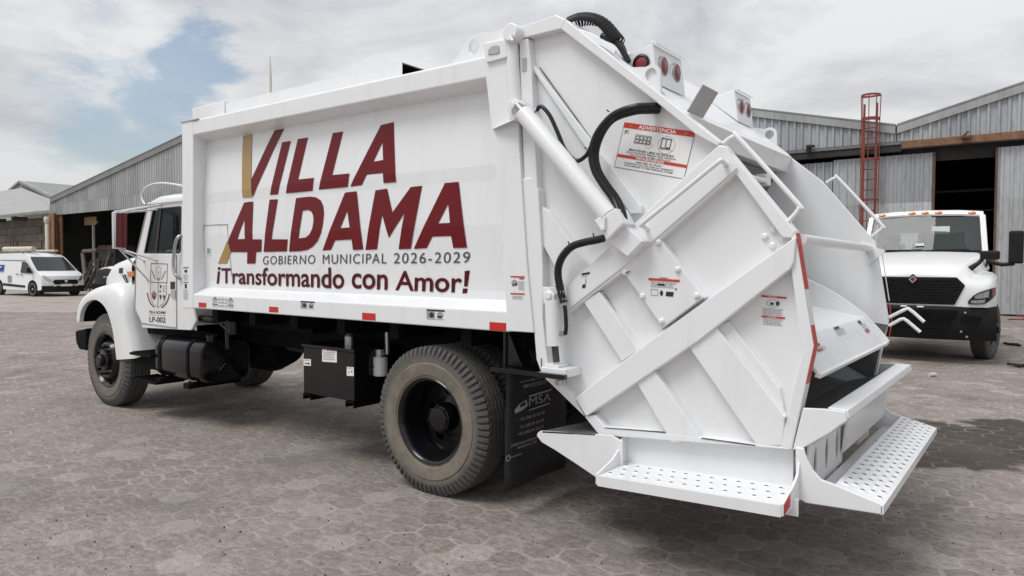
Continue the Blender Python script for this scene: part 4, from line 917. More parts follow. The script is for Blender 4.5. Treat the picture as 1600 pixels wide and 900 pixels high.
hub_rear = lathe_mesh('hub', [(0.15, 0.10), (0.15, 0.085), (0.105, 0.075), (0.098, -0.005), (0.09, -0.02), (0.082, -0.024), (0.08, -0.04), (0.05, -0.046), (0, -0.047)], 'black_paint', 40)
rim_front = lathe_mesh('rim', [(0.278, -0.100), (0.300, -0.122), (0.306, -0.128), (0.300, -0.134), (0.290, -0.130), (0.276, -0.112), (0.262, -0.08), (0.256, -0.045), (0.246, -0.05), (0.225, -0.085), (0.205, -0.125), (0.195, -0.140), (0.185, -0.145), (0.12, -0.138), (0.115, -0.125)], 'black_paint')
hub_front = lathe_mesh('hub', [(0.118, -0.12), (0.112, -0.165), (0.10, -0.172), (0.07, -0.175), (0.066, -0.21), (0.055, -0.222), (0, -0.225)], 'black_paint', 40)
def nut_mesh(y0, y1, r):
    mb = MB(); mb.lathe([(r*1.5, y0), (r*1.5, y0-0.004), (r, y0-0.006), (r, y1+0.012), (r*0.55, y1+0.010), (r*0.5, y1), (0, y1)], 6); me = mb.mesh('wheel_nut', 'black_paint'); fixn(me); return me
nut_f = nut_mesh(-0.140, -0.195, 0.015); nut_r = nut_mesh(-0.022, -0.05, 0.013)
def wheel(x, y, front, side, tyre, simple_=False):
    """side -1: outer face to -y (camera side), +1: mirrored by half a turn"""
    w = empty('wheel', (x, y, RT-0.008), 0 if side < 0 else math.pi, truck)
    def part(nm, me, loc=(0, 0, 0)): return obj(nm, me, None, w, local=True, loc=loc)
    part('tyre', tyre); part('rim', rim_front if front else rim_rear)
    if not front: part('wheel_disc', disc_rear); part('hub', hub_rear)
    else: part('hub', hub_front)
    if not simple_:
        nn, rr, me = (10, 0.155, nut_f) if front else (8, 0.083, nut_r)
        for k in range(nn): a = 2*math.pi*(k+0.2)/nn; part('wheel_nut', me, (rr*math.cos(a), 0, rr*math.sin(a)))
    return w
RX, FX = -3.43, -8.44
wheel(RX, 3.75, False, -1, ty_dusty)
wi = wheel(RX, 4.07, False, 1, ty_black, True)
wheel(RX, 2*YM-3.75, False, 1, ty_black, True); wheel(RX, 2*YM-4.07, False, -1, ty_black, True)
wheel(FX, 3.81, True, -1, ty_front); wheel(FX, 2*YM-3.81, True, 1, ty_black, True)

# ------------------------------------------------------------------ chassis
mb = MB()
for y in (4.22, 4.97): mb.box((-9.2, y, 0.80), (-2.62, y+0.07, 1.05))
for x in (-8.9, -7.3, -6.2, -5.1, -4.2, -2.7): mb.box((x, 4.29, 0.84), (x+0.1, 4.97, 1.0))
chassis = obj('chassis_frame', mb, 'black_matte', truck, bevel=0.006)
mb = MB()
for x in (-6.3, -5.7, -5.1, -4.5, -3.9, -3.2, -2.75): mb.box((x, 3.70, 1.06), (x+0.09, 5.58, 1.188))
for y in (4.20, 4.96): mb.box((-6.5, y, 1.052), (-2.64, y+0.1, 1.19))
obj('subframe', mb, 'black_matte', truck)
mb = MB(); mb.tube([(RX, 3.9, 0.52), (RX, 5.36, 0.52)], 0.085, 18); mb.lathe([(0.09, -0.2), (0.2, -0.12), (0.22, 0), (0.2, 0.12), (0.09, 0.2)], 24, (RX, YM, 0.53)); mb.tube([(RX-0.15, YM, 0.55), (-5.6, YM, 0.72), (-7.4, YM, 0.78)], 0.055, 14); mb.tube([(FX, 3.95, 0.46), (FX, 5.3, 0.46)], 0.055, 12)
obj('axle', mb, 'dark_scrap', truck, smooth=40)
mb = MB(); mb.lathe([(0, -0.5), (0.22, -0.5), (0.30, -0.3), (0.30, 0.25), (0.2, 0.5), (0, 0.5)], 24, (-6.9, YM, 0.75), 'x'); mb.box((-8.6, 4.3, 0.6), (-7.4, 4.95, 1.2)); obj('gearbox', mb, 'black_matte', truck, smooth=40)
mb = MB()
for y in (4.16, 5.02):
    for k in range(5): mb.box((RX-0.62+0.1*k, y, 0.62+0.022*k), (RX+0.62-0.1*k, y+0.08, 0.638+0.022*k))
    for k in range(4): mb.box((FX-0.6+0.1*k, y-0.04, 0.52+0.02*k), (FX+0.6-0.1*k, y+0.04, 0.536+0.02*k))
obj('leaf_spring', mb, 'black_matte', truck)
mb = MB(); mb.tube([(-5.75, 5.2, 0.62), (-5.05, 5.2, 0.62)], [0.17, 0.17], 20); obj('air_tank', mb, 'dark_scrap', truck, smooth=40)
mb = MB(); mb.box((-6.5, 4.55, 0.90), (-2.7, 5.0, 1.19)); mb.box((-6.45, 4.0, 0.99), (-5.2, 4.2, 1.15)); obj('underbody_dark_boxes', mb, 'black_matte', truck)  # plain black boxes added to darken the space under the body
# pump and pipework under the container front
mb = MB(); q = S(355, 505, 3.85); mb.tube([S(307, 497, 3.8), S(345, 500, 3.8), S(372, 507, 3.85)], 0.035, 12); mb.tube([S(340, 500, 3.8), S(362, 520, 3.8)], 0.022, 10); mb.tube([S(356, 500, 3.8), S(357, 545, 3.8)], 0.028, 12); mb.lathe([(0, -0.06), (0.06, -0.06), (0.06, 0.06), (0, 0.06)], 14, S(366, 512, 3.84), 'z'); obj('pump_pipework', mb, 'black_paint', truck, smooth=40)

# fuel tank
TY0, TY1 = 3.66, 4.2
tx0, tx1 = S(241, 545, TY0).x, S(313, 570, TY0).x; tz0, tz1 = S(313, 596, TY0+0.1).z-0.0, S(313, 532, TY0+0.1).z
def rrect(y0, y1, z0, z1, r, n=6):
    pts = []
    for cy, cz, a0 in ((y1-r, z1-r, 0), (y0+r, z1-r, 90), (y0+r, z0+r, 180), (y1-r, z0+r, 270)):
        for i in range(n+1): a = math.radians(a0+90*i/n); pts.append((cy+r*math.cos(a), cz+r*math.sin(a)))
    return pts
mb = MB(); sec = rrect(TY0, TY1, tz0, tz1, 0.11); cyc, czc = (TY0+TY1)/2, (tz0+tz1)/2
rows = []
for x, k in ((tx0, 0.0), (tx0, 0.93), (tx0+0.012, 0.985), (tx0+0.03, 1.0), (tx1-0.03, 1.0), (tx1-0.008, 0.98), (tx1, 0.93), (tx1-0.005, 0.90), (tx1-0.005, 0.0)): rows.append([(x, cyc+(y-cyc)*k, czc+(z-czc)*k) for y, z in sec])
mb.grid(rows, closed=True); tank = obj('fuel_tank', mb, 'black_paint', truck, smooth=35)
for f in (0.12, 0.74):
    x = tx0+(tx1-tx0)*f; mb = MB(); s1 = rrect(TY0-0.008, TY1, tz0-0.008, tz1+0.008, 0.115); mb.grid([[(x+dx, y, z) for y, z in s1] for dx in (-0.022, -0.02, 0.02, 0.022)], closed=True); obj('tank_strap', mb, 'black_matte', tank, smooth=35)
    mb = MB(); mb.box((x-0.05, TY0-0.02, tz0-0.06), (x+0.05, TY1, tz0-0.01)); mb.lathe([(0, -0.05), (0.012, -0.05), (0.012, 0.03)], 8, (x, TY0+0.02, tz0-0.02), 'z'); obj('tank_foot', mb, 'black_matte', tank)
mb = MB(); mb.lathe([(0.05, -0.02), (0.05, 0.02), (0.058, 0.022), (0.058, 0.045), (0.045, 0.052), (0.02, 0.054), (0, 0.052)], 16, (tx0+(tx1-tx0)*0.93, TY0+0.16, tz1+0.01), 'z'); obj('filler_cap', mb, 'black_paint', tank, smooth=35)
mb = MB(); q = Vector((tx1+0.004, TY0+0.22, czc-0.06)); mb.tube([q+Vector((0, -0.035, -0.035)), q+Vector((0, 0.035, 0.035))], 0.004, 6); obj('drain_rod', mb, 'chrome', tank)
# cab steps ahead of the tank
def step_plate(px, y0, y1, zt):
    mb = MB(); x0, x1 = px; mb.box((x0, y0, zt-0.025), (x1, y1, zt)); n = 7
    for i in range(n): xx = x0+(x1-x0)*(i+0.5)/n; mb.box((xx-0.012, y0+0.02, zt), (xx+0.012, y1-0.02, zt+0.01))
    return obj('cab_step', mb, 'black_matte', truck, bevel=0.003)
u0, u1 = S(205, 556, 3.64), S(240, 560, 3.64)
step_plate((u0.x, tx0-0.005), 3.62, 3.95, S(210, 550, 3.66).z); step_plate((S(207, 592, 3.62).x, S(247, 600, 3.62).x), 3.60, 3.9, S(225, 592, 3.64).z)
mb = MB(); mb.box((u0.x+0.1, 3.9, 0.45), (tx0+0.2, 4.2, 0.80)); mb.box((u0.x+0.2, 3.7, 0.5), (tx0, 3.95, 0.62)); obj('step_support', mb, 'black_matte', truck)
mb = MB(); mb.box((S(222, 528, 3.9).x, 3.88, 0.84), (S(330, 528, 3.9).x, 4.2, 0.93)); obj('cab_mount', mb, 'black_matte', truck)

# hydraulic oil tank, filter
HY = 3.70; hx0, hx1 = S(474, 575, HY).x, S(553.5, 585, HY).x; hz0, hz1 = S(553, 628, HY).z, S(553, 546, HY).z
mb = MB(); mb.box((hx0, HY, hz0), (hx1, 4.22, hz1-0.02)); oil = obj('oil_tank', mb, 'black_paint', truck, bevel=0.008)
mb = MB(); mb.box((hx0-0.012, HY-0.012, hz1-0.022), (hx1+0.012, 4.23, hz1)); obj('tank_lid', mb, 'black_paint', oil, bevel=0.003)
for x in (hx0+0.05, hx1-0.05): mb = MB(); mb.box((x-0.05, HY-0.005, hz0-0.05), (x-0.042, 4.2, hz0)); mb.box((x+0.042, HY-0.005, hz0-0.05), (x+0.05, 4.2, hz0)); mb.box((x-0.05, HY-0.005, hz0-0.012), (x+0.05, 4.2, hz0-0.002)); obj('tank_foot', mb, 'black_matte', oil)
mb = MB(); mb.lathe([(0, 0.09), (0.03, 0.09), (0.045, 0.07), (0.045, 0)], 14, (hx0+0.35, 3.9, hz1), 'z'); obj('filler_cap', mb, 'steel', oil, smooth=35)
for u0, v0, u1, v1, k in ((503.5, 541.5, 526.5, 565, 0), (474.5, 560.5, 486, 571, 1), (542, 573, 553, 587, 2)):
    s = Sticker(*side_quad(u0, v0, u1, v1, HY, 0.06), TOW); s.rect(0, 0, 1, 1, 'sticker_white', 0)
    if k == 0: s.rect(0.5, 0.06, 1, 0.24, 'sticker_red').rect(0.05, 0.08, 0.25, 0.18, 'print_black').rect(0.32, 0.08, 0.46, 0.24, 'print_black').lines(0.08, 0.34, 0.92, 0.92, 5, 'print_grey')
    if k == 1: s.lines(0.1, 0.1, 0.9, 0.4, 2, 'print_grey').rect(0.15, 0.6, 0.85, 0.75, 'print_black').poly([(0.65, 0.5), (0.9, 0.68), (0.65, 0.86)], 'print_black', 2)
    if k == 2: s.lines(0.1, 0.08, 0.9, 0.3, 2, 'print_grey').disc(0.3, 0.6, 0.1, 0.1, 'print_grey').disc(0.72, 0.5, 0.1, 0.1, 'print_black')
    s.done('sticker', oil)
fc = S(594, 572, 3.95); fz0, fz1 = S(594, 587, 3.95).z, S(594, 557, 3.95).z
mb = MB(); mb.lathe([(0, fz0), (0.05, fz0), (0.058, fz0+0.01), (0.058, fz1), (0, fz1)], 22, (fc.x, 3.95, 0), 'z'); filt = obj('oil_filter', mb, 'sticker_white', truck, smooth=35)
mb = MB(); mb.lathe([(0.064, fz1), (0.064, fz1+0.012), (0.054, fz1+0.015), (0.054, fz1+0.06), (0, fz1+0.06)], 16, (fc.x, 3.95, 0), 'z'); mb.tube([(fc.x+0.05, 3.95, fz1+0.03), (fc.x+0.085, 3.95, fz1+0.03), (fc.x+0.085, 3.95, fz1+0.2)], 0.02, 10); obj('filter_head', mb, 'steel', filt, smooth=35)
s = Sticker((fc.x-0.03, 3.89, fz1-0.03), (fc.x+0.01, 3.889, fz1-0.03), (fc.x+0.01, 3.889, fz1-0.1), (fc.x-0.03, 3.89, fz1-0.1), TOW); s.rect(0, 0.2, 0.5, 0.3, 'print_black').rect(0, 0.6, 0.8, 0.75, 'print_black'); s.done('sticker', filt)

# mud flap behind the rear wheels, bracket
fx = S(792, 574, 3.60).x
mb = MB(); P4 = [X(792, 574, fx), X(880, 582, fx), X(880, 720, fx), X(781, 742, fx)]; fzt = P4[0].z; fzb = 0.17; fy0 = 3.60; fy1 = 4.30
rows = [[(fx+0.012*math.sin(i*0.9)*((fzt-z)/0.9), fy0-0.03*(fzt-z)+(fy1-fy0)*i/8, z) for i in range(9)] for z in [fzt-(fzt-fzb)*k/8 for k in range(9)]]
mb.grid(rows); fo = obj('mud_flap', mb, 'mud_flap', truck, smooth=50); md = fo.modifiers.new('thick', 'SOLIDIFY'); md.thickness = 0.006
s = Sticker((fx+0.014, fy0, fzt), (fx+0.014, fy0+0.62, fzt), (fx+0.014, fy0+0.62, fzb), (fx+0.014, fy0, fzb), (1, 0, 0), 0.003)
FP = 'flap_print'
def ftext(t, u0, v0, u1, v1):
    def uv(u, v): p = X(u, v, fx+0.014); return ((p.y-fy0)/0.62, (fzt-p.z)/(fzt-fzb))
    a = uv(u0, v0); b = uv(u1, v1); return a, b
def flap_text(t, pl, pr, hpx, bold=0.0, mat=FP):
    """pl, pr: photo pixels of the baseline ends"""
    p, q = X(*pl, fx+0.014), X(*pr, fx+0.014); h = X(pl[0], pl[1]-hpx, fx+0.014).z-p.z; zc = (p.z+q.z)/2
    s_ = Sticker(*s.q, (1, 0, 0), 0.003); s_.text(t, (p.y-fy0)/0.62, (fzt-zc-h)/(fzt-fzb), (q.y-fy0)/0.62, (fzt-zc)/(fzt-fzb), mat, 1, bold); s_.done('flap_lettering', fo)
flap_text('carrmsa@outlook.com', (813, 601), (858, 588), 5); flap_text('www.carrmsa.com.mx', (817, 608), (862, 596), 6)
flap_text('MSA', (826, 635), (860, 625), 13, 0.0)
flap_text('+52 (282) 83 202 98', (812, 659), (850, 648), 6); flap_text('+52 (282) 83 202 99', (811, 671), (849, 660), 6); flap_text('+52 (282) 83 202 71', (809, 682), (848, 670), 6)
flap_text('CARROCERIAS MODERNAS', (797, 698), (840, 686), 4); flap_text('BANDERILLA VER', (808, 701), (838, 692), 3.5)
p = X(793.5, 716, fx+0.014); s.ring((p.y-fy0)/0.62, (fzt-p.z)/(fzt-fzb), 0.04, 0.026, 0.35, FP, 1); s.done('flap_mark', fo); s.mb = MB(); flap_text('MAS INFORMACION', (798, 716), (815, 710), 3)
def fuv(u, v): p = X(u, v, fx+0.014); return ((p.y-fy0)/0.62, (fzt-p.z)/(fzt-fzb))
s.poly([fuv(*p) for p in ((803, 641), (811, 631), (822, 624), (824, 634), (814, 642), (804, 646))], FP, 1); s.poly([fuv(*p) for p in ((812, 632), (820, 627), (821, 632), (812, 637))], 'mud_flap', 2)
s.done('flap_logo', fo); s.mb = MB(); s.poly([fuv(*p) for p in ((826, 618), (861, 607), (861, 610), (826, 621))], FP, 1); s.done('flap_line', fo); s.mb = MB(); s.poly([fuv(*p) for p in ((826, 640), (858, 629), (858, 631), (826, 642))], FP, 1)
s.done('flap_line', fo)
mb = MB(); bz = fzt
mb.box((fx-0.02, 3.585, bz+0.004), (fx+0.0, 4.0, 1.188)); mb.box((fx-0.03, 3.462, bz-0.012), (S(882, 579, 3.465).x, 3.496, bz+0.016)); mb.box((fx-0.03, 3.49, bz-0.006), (fx+0.03, 3.63, bz+0.008))
for y in (3.60, 3.74): mb.prism([(fx, y, bz+0.22), (fx+0.014, y, bz+0.22), (fx+0.12, y, bz+0.014), (fx, y, bz+0.014)], (0, 0.006, 0))
obj('flap_bracket', mb, 'black_paint', truck, bevel=0.002)

# ------------------------------------------------------------------ cab
KZ = lambda x, y: (110+x/4.5, 280+y/4.5)
YK = 3.72; YK2 = 2*YM-YK
side = [S(u, v, YK) for u, v in ((214, 393), (231, 322.5), (236, 317), (300, 310), (302, 480), (306, 502), (299, 516), (222, 512), (210, 482), (211.5, 402))]
win = [S(u, v, YK) for u, v in ((225, 395.5), (238.5, 328.5), (242, 326.5), (281, 322.5), (283, 324), (282, 392), (279, 395.5))]
mb = MB(); mb.plate([side, win], (0, 0.035, 0)); cab = obj('cab', mb, 'cab_white', truck, bevel=0.012)
mb = MB(); mb.plate([[Vector((p.x, YK2, p.z)) for p in side], [Vector((p.x, YK2, p.z)) for p in win]], (0, -0.035, 0)); obj('cab_side', mb, 'cab_white', cab, bevel=0.012)
A0, A1, R1 = side[0], side[1], side[3]
mb = MB(); xr = side[4].x
mb.box((xr-0.03, YK+0.03, 0.95), (xr, YK2-0.03, 1.72)); mb.box((xr-0.03, YK+0.03, 2.12), (xr, YK2-0.03, 2.24)); mb.box((xr-0.03, YK+0.03, 1.7), (xr, 4.1, 2.14)); mb.box((xr-0.03, 5.16, 1.7), (xr, YK2-0.03, 2.14)); obj('rear_wall', mb, 'cab_white', cab)
rz = [S(*p, YK) for p in ((233.5, 317), (237, 310), (243, 304.5), (262, 301), (284, 299.5))]
xs = [p.x for p in rz]+[xr+0.0]; zs = [p.z for p in rz]+[rz[-1].z]
mb = MB(); rows = []
for x, z in zip(xs, zs):
    e = S(236, 317, YK).z; rows.append([(x, YK-0.005, e-0.03), (x, YK, e+(z-e)*0.35), (x, YK+0.05, e+(z-e)*0.82), (x, YK+0.14, z), (x, YM, z+0.03), (x, YK2-0.14, z), (x, YK2-0.05, e+(z-e)*0.82), (x, YK2, e+(z-e)*0.35), (x, YK2+0.005, e-0.03)])
mb.grid(rows); ro = obj('roof', mb, 'cab_white', cab, smooth=40)
mb = MB(); p, q = S(232, 318, YK-0.01), S(300, 311, YK-0.01); mb.bar(p, q, 0.02, 0.018); obj('drip_rail', mb, 'cab_white', cab)
for y in (YK+0.012, YK2-0.018):
    mb = MB(); mb.prism([Vector((p.x, y, p.z)) for p in win], (0, 0.006, 0)); obj('side_window', mb, 'cab_glass', cab)
mb = MB(); mb.prism([Vector((p.x, YK+0.004, p.z)) for p in [S(241, 395.5, YK), S(249, 326, YK), S(251.5, 325.8, YK), S(244, 395.5, YK)]], (0, 0.02, 0)); obj('vent_divider', mb, 'print_black', cab)
mb = MB(); rim_l = [Vector((p.x, YK-0.002, p.z)) for p in win]; cen = sum(rim_l, Vector())/len(rim_l); mb.plate([rim_l, [cen+(p-cen)*0.955 for p in rim_l]], (0, 0.012, 0)); obj('window_seal', mb, 'print_black', cab)
mb = MB(); mb.prism([(A0.x, YK+0.04, A0.z+0.02), (A1.x, YK+0.04, A1.z-0.02), (A1.x, YK2-0.04, A1.z-0.02), (A0.x, YK2-0.04, A0.z+0.02)], (-0.006, 0, 0)); obj('windshield', mb, 'cab_glass', cab)
mb = MB(); mb.box((A0.x-0.0, YK+0.035, 0.95), (A0.x+0.05, YK2-0.035, A0.z)); mb.box((A0.x+0.05, YK+0.04, 1.45), (A0.x+0.32, YK2-0.04, A0.z-0.06)); obj('dashboard', mb, 'black_matte', cab, bevel=0.02)
mb = MB(); mb.box((A0.x, YK+0.035, 0.95), (xr, YK2-0.035, 1.0)); obj('cab_floor', mb, 'black_matte', cab)
for y in (3.85, 4.75): mb = MB(); mb.box((xr-0.25, y, 1.3), (xr-0.1, y+0.5, 1.95)); mb.box((xr-0.6, y, 1.15), (xr-0.1, y+0.5, 1.33)); obj('seat', mb, 'seat_grey', cab, bevel=0.05)
mb = MB(); c = Vector((A0.x+0.42, 4.12, 1.72)); nn = Vector((0.85, 0, 0.53)).normalized(); e1v = nn.orthogonal().normalized(); e2v = nn.cross(e1v)
mb.tube([c+(e1v*math.cos(t*math.pi/12)+e2v*math.sin(t*math.pi/12))*0.22 for t in range(25)], 0.014, 8); mb.tube([c-e1v*0.2, c+e1v*0.2], 0.014, 8); mb.tube([c, c-nn*0.3], 0.03, 8); obj('steering_wheel', mb, 'black_matte', cab, smooth=60)
# door skin with dark seams
ds = [S(u, v, YK-0.004) for u, v in ((213, 401), (224, 398), (274.5, 397.5), (275.3, 512), (222, 504.5), (211.5, 481))]
mb = MB(); mb.prism(ds, (0, 0.006, 0)); door = obj('door', mb, 'cab_white', cab, bevel=0.003)
mb = MB()
for a, b in ((((275.6, 398), (276, 512.5))), (((276, 512.5), (221, 505))), (((221, 505), (210.5, 482))), (((210.5, 482), (212.3, 401))), (((212.3, 401), (230, 326)))):
    mb.bar(S(*a, YK-0.003), S(*b, YK-0.003), 0.006, 0.012)
obj('door_seam', mb, 'print_grey', cab)
mb = MB(); mb.prism([S(u, v, YK-0.008) for u, v in ((266, 440), (273, 440), (273, 452), (266, 452))], (0, 0.004, 0), 'print_black'); mb.prism([S(u, v, YK-0.02) for u, v in ((266.5, 453), (272.5, 453), (272.5, 466), (266.5, 464))], (0, 0.014, 0)); obj('door_handle', mb, 'chrome', cab, bevel=0.004)
s = Sticker(S(230, 411, YK-0.004), S(263, 412, YK-0.004), S(261.5, 508, YK-0.004), S(228, 506, YK-0.004), TOW)
pk, pg, prd = 'print_black', 'print_grey', 'print_red'
s.frame(0.18, 0.0, 0.97, 0.315, 0.02, 0.010, pk, 1); s.rect(0.545, 0.315, 0.565, 0.715, pk, 1)
sh = [(0.18, 0.31), (0.18, 0.48), (0.22, 0.58), (0.32, 0.66), (0.555, 0.725), (0.79, 0.66), (0.90, 0.58), (0.95, 0.48), (0.95, 0.31)]
for a, b in zip(sh, sh[1:]): s.poly([a, b, (b[0]*0.965+0.555*0.035, b[1]-0.008), (a[0]*0.965+0.555*0.035, a[1]-0.004)], pk, 2)
s.ring(0.56, 0.15, 0.125, 0.105, 0.10, pg, 1); s.rect(0.50, 0.135, 0.55, 0.145, pk, 1); s.rect(0.59, 0.135, 0.64, 0.145, pk, 1); s.rect(0.52, 0.20, 0.61, 0.207, pg, 1); s.poly([(0.56, 0.15), (0.59, 0.185), (0.55, 0.185)], pg, 1); s.poly([(0.46, 0.26), (0.56, 0.235), (0.66, 0.26), (0.56, 0.285)], pg, 1)
for sg in (-1, 1):
    for k in range(6): v = 0.13+0.024*k; u = 0.56+sg*(0.31-0.03*k); s.disc(u, v, 0.035, 0.008, pk, 1, 8)
    for k in range(16):
        a = math.radians(12+58*k/15); u = 0.56+sg*0.50*math.cos(a)*1.05; v = 0.43+0.30*math.sin(a); s.poly([(u-0.02, v-0.008), (u+0.035, v-0.003), (u+0.02, v+0.012), (u-0.035, v+0.006)], pk, 1)
for k in range(5): a = math.radians(-150+28*k); s.poly([(0.36+0.05*math.cos(a-0.35), 0.52+0.02*math.sin(a-0.35)), (0.36+0.15*math.cos(a), 0.53+0.105*math.sin(a)), (0.36+0.05*math.cos(a+0.35), 0.52+0.02*math.sin(a+0.35))], prd, 1)
s.poly([(0.24, 0.48), (0.30, 0.52), (0.42, 0.52), (0.48, 0.48), (0.44, 0.57), (0.36, 0.60), (0.29, 0.57)], prd, 2)
s.rect(0.64, 0.35, 0.70, 0.40, pk).rect(0.62, 0.44, 0.68, 0.47, pk); s.lines(0.76, 0.36, 0.90, 0.48, 4, pg); s.poly([(0.62, 0.53), (0.72, 0.53), (0.67, 0.60)], pk).poly([(0.78, 0.53), (0.88, 0.53), (0.83, 0.60)], pk); s.disc(0.67, 0.53, 0.05, 0.02, pk, 2).disc(0.83, 0.53, 0.05, 0.02, pk, 2)
s.text('VILLA ALDAMA', 0.14, 0.775, 0.93, 0.82, pk, 1, 0.012); s.text('GOBIERNO MUNICIPAL', 0.14, 0.835, 0.93, 0.852, pg, 1, 0.0); s.text('LP-002', 0.17, 0.875, 0.92, 0.965, pk, 1, 0.016)
s.done('door_emblem', cab, 'town shield with laurels above the words VILLA ALDAMA and LP-002')
# grab handle, mirror on its arms, whisker
mb = MB(); mb.tube(spline([S(*KZ(*p), y) for p, y in (((782, 396), 3.72), ((764, 402), 3.69), ((745, 430), 3.67), ((731, 500), 3.67), ((724, 600), 3.67), ((733, 658), 3.67), ((752, 686), 3.68), ((771, 700), 3.715))]), 0.016, 10); obj('grab_handle', mb, 'steel', cab, smooth=60)
XM = -7.5
mq = [X(178.5, 330, XM), X(197.5, 332, XM), X(196.5, 389, XM), X(177.5, 385.5, XM)]
y0m = (mq[0].y+mq[3].y)/2; y1m = (mq[1].y+mq[2].y)/2; z1m = mq[1].z; z0m = mq[2].z
mb = MB(); mb.box((XM-0.05, y0m, z0m), (XM, y1m, z1m)); mir = obj('mirror_housing', mb, 'chrome', cab, bevel=0.008)
mb = MB(); mb.prism([(XM+0.004, y0m+0.012, z0m+0.012), (XM+0.0375, y1m-0.012, z0m+0.012), (XM+0.0562, y1m-0.012, z1m-0.012), (XM+0.0227, y0m+0.012, z1m-0.012)], (-0.05, 0, 0)); obj('mirror_glass', mb, 'mirror', cab)
mt = Vector((XM-0.02, (y0m+y1m)/2, z1m)); mbm = Vector((XM-0.02, (y0m+y1m)/2, z0m))
for a, b in ((mt, S(253, 319.5, YK)), (mt+Vector((0.0, -0.05, 0)), S(235, 322, YK)), (mt+Vector((-0.03, 0, -0.01)), S(246, 327, YK)), (mbm, S(246, 407, YK)), (mbm, S(226, 408, YK)), (mbm, S(232, 438, YK))):
    mb = MB(); mb.tube([a, b], 0.0105, 8); q = b; mb.lathe([(0, -0.016), (0.014, -0.014), (0.018, 0)], 8, q); obj('mirror_arm', mb, 'chrome', cab, smooth=40)
mb = MB(); mb.tube(spline([S(*KZ(*p), 3.95) for p in ((525, 178), (505, 145), (503, 105), (525, 65), (570, 38), (640, 28), (720, 34), (790, 46))]), 0.011, 8); obj('roof_loop', mb, 'cab_white', cab, smooth=60)
# hood
hp_ = [S(214, 399, 3.92), S(205, 401, 3.93), S(194, 403, 3.95), S(181, 409, 4.0), S(174, 422, 4.06), S(171.5, 444, 4.08), S(171, 470, 4.08)]
hw = [YM-3.86, YM-3.88, YM-3.90, YM-3.94, YM-4.0, YM-4.04, YM-4.06]
rows = []
for p, w in zip(hp_, hw):
    z = p.z; zb = 0.78; pts = [(YM-w, zb)]
    hgt = max(0.05, z-zb)
    for k in range(7): a = math.radians(90*k/6); pts.append((YM-w+0.16*(1-math.cos(a)), z-0.14*(1-math.sin(a)) if hgt > 0.3 else z-0.02*(1-math.sin(a))))
    pts.append((YM, z+0.02)); pts += [(2*YM-y, zz) for y, zz in pts[-2::-1]]
    rows.append([(p.x, y, zz) for y, zz in pts])
mb = MB(); mb.grid(rows); hood = obj('hood', mb, 'cab_white', truck, smooth=45)
mb = MB(); xn = hp_[-1].x; mb.box((xn-0.01, 4.12, 0.8), (xn+0.02, 5.14, 1.2)); obj('grille', mb, 'black_matte', hood)
# fenders
E_ = [(124, 503), (126, 488), (133, 475), (144, 468.5), (155, 471), (165, 482), (172, 500), (177, 522), (182, 562)]
C_ = [(122.5, 500), (124, 484), (130, 467), (143, 454.5), (160, 447.5), (180, 447), (194, 470), (202, 512), (212, 560)]
def fender(m):
    f = (lambda y: y) if m < 0 else (lambda y: 2*YM-y)
    e = [S(u, v, 3.655) for u, v in E_]; c = [S(u, v, 3.70) for u, v in C_]
    e, c = spline(e, 4), spline(c, 4); rows = []
    for p, q in zip(e, c):
        o = Vector((q.x, 4.06, q.z+0.06))
        mid = Vector((q.x, 3.80, q.z+0.028))
        rows.append([Vector((p.x, f(3.70), p.z-0.0)), Vector((p.x, f(3.655), p.z)), Vector(((p.x*0.6+q.x*0.4), f(3.65), p.z*0.6+q.z*0.4)), Vector((p.x*0.2+q.x*0.8, f(3.668), p.z*0.2+q.z*0.8)), Vector((q.x, f(3.70), q.z)), Vector((mid.x, f(mid.y), mid.z)), Vector((o.x, f(o.y), o.z))])
    mb = MB(); mb.grid(rows); fo_ = obj('fender', mb, 'cab_white', truck, smooth=60)
    mb = MB(); mb.grid([[Vector((p.x, f(3.70), p.z)), Vector((p.x, f(4.1), p.z))] for p in e]); obj('fender_liner', mb, 'black_matte', truck, smooth=60)
fender(-1); fender(1)
mb = MB(); q = hp_[1]; mb.prism([S(u, v, 3.855) for u, v in ((198, 424), (209, 424), (209, 432), (199, 431.5))], (0, 0.05, 0)); obj('turn_signal', mb, 'lens_amber', hood, bevel=0.006)
mb = MB(); mb.tube([S(194, 431, 3.85), S(197, 438, 3.84), S(202, 449, 3.84)], [0.022, 0.014, 0.02], 10); mb.tube([S(200, 444, 3.85), S(203, 453, 3.85)], 0.026, 10); obj('hood_latch', mb, 'black_paint', hood, smooth=50)
mb = MB(); mb.prism([S(u, v, 3.885) for u, v in ((186, 419), (191, 418.5), (191, 427), (185.5, 427))], (0, 0.05, 0)); obj('hood_badge', mb, 'print_black', hood)
mb = MB(); mb.prism([S(u, v, 3.66) for u, v in ((117, 517), (134, 513), (134, 548), (123, 546), (118, 535))], (0, 1.94, 0)); obj('front_bumper', mb, 'black_matte', truck, bevel=0.02)
mb = MB(); a = S(423, 150, 4.7); b = S(422, 88, 4.7); mb.tube([(a.x, 4.7, 2.95), (a.x, 4.7, (a.z+b.z)/2), (b.x, 4.7, b.z)], [0.016, 0.013, 0.004], 8); obj('antenna', mb, 'pvc_cream', truck)
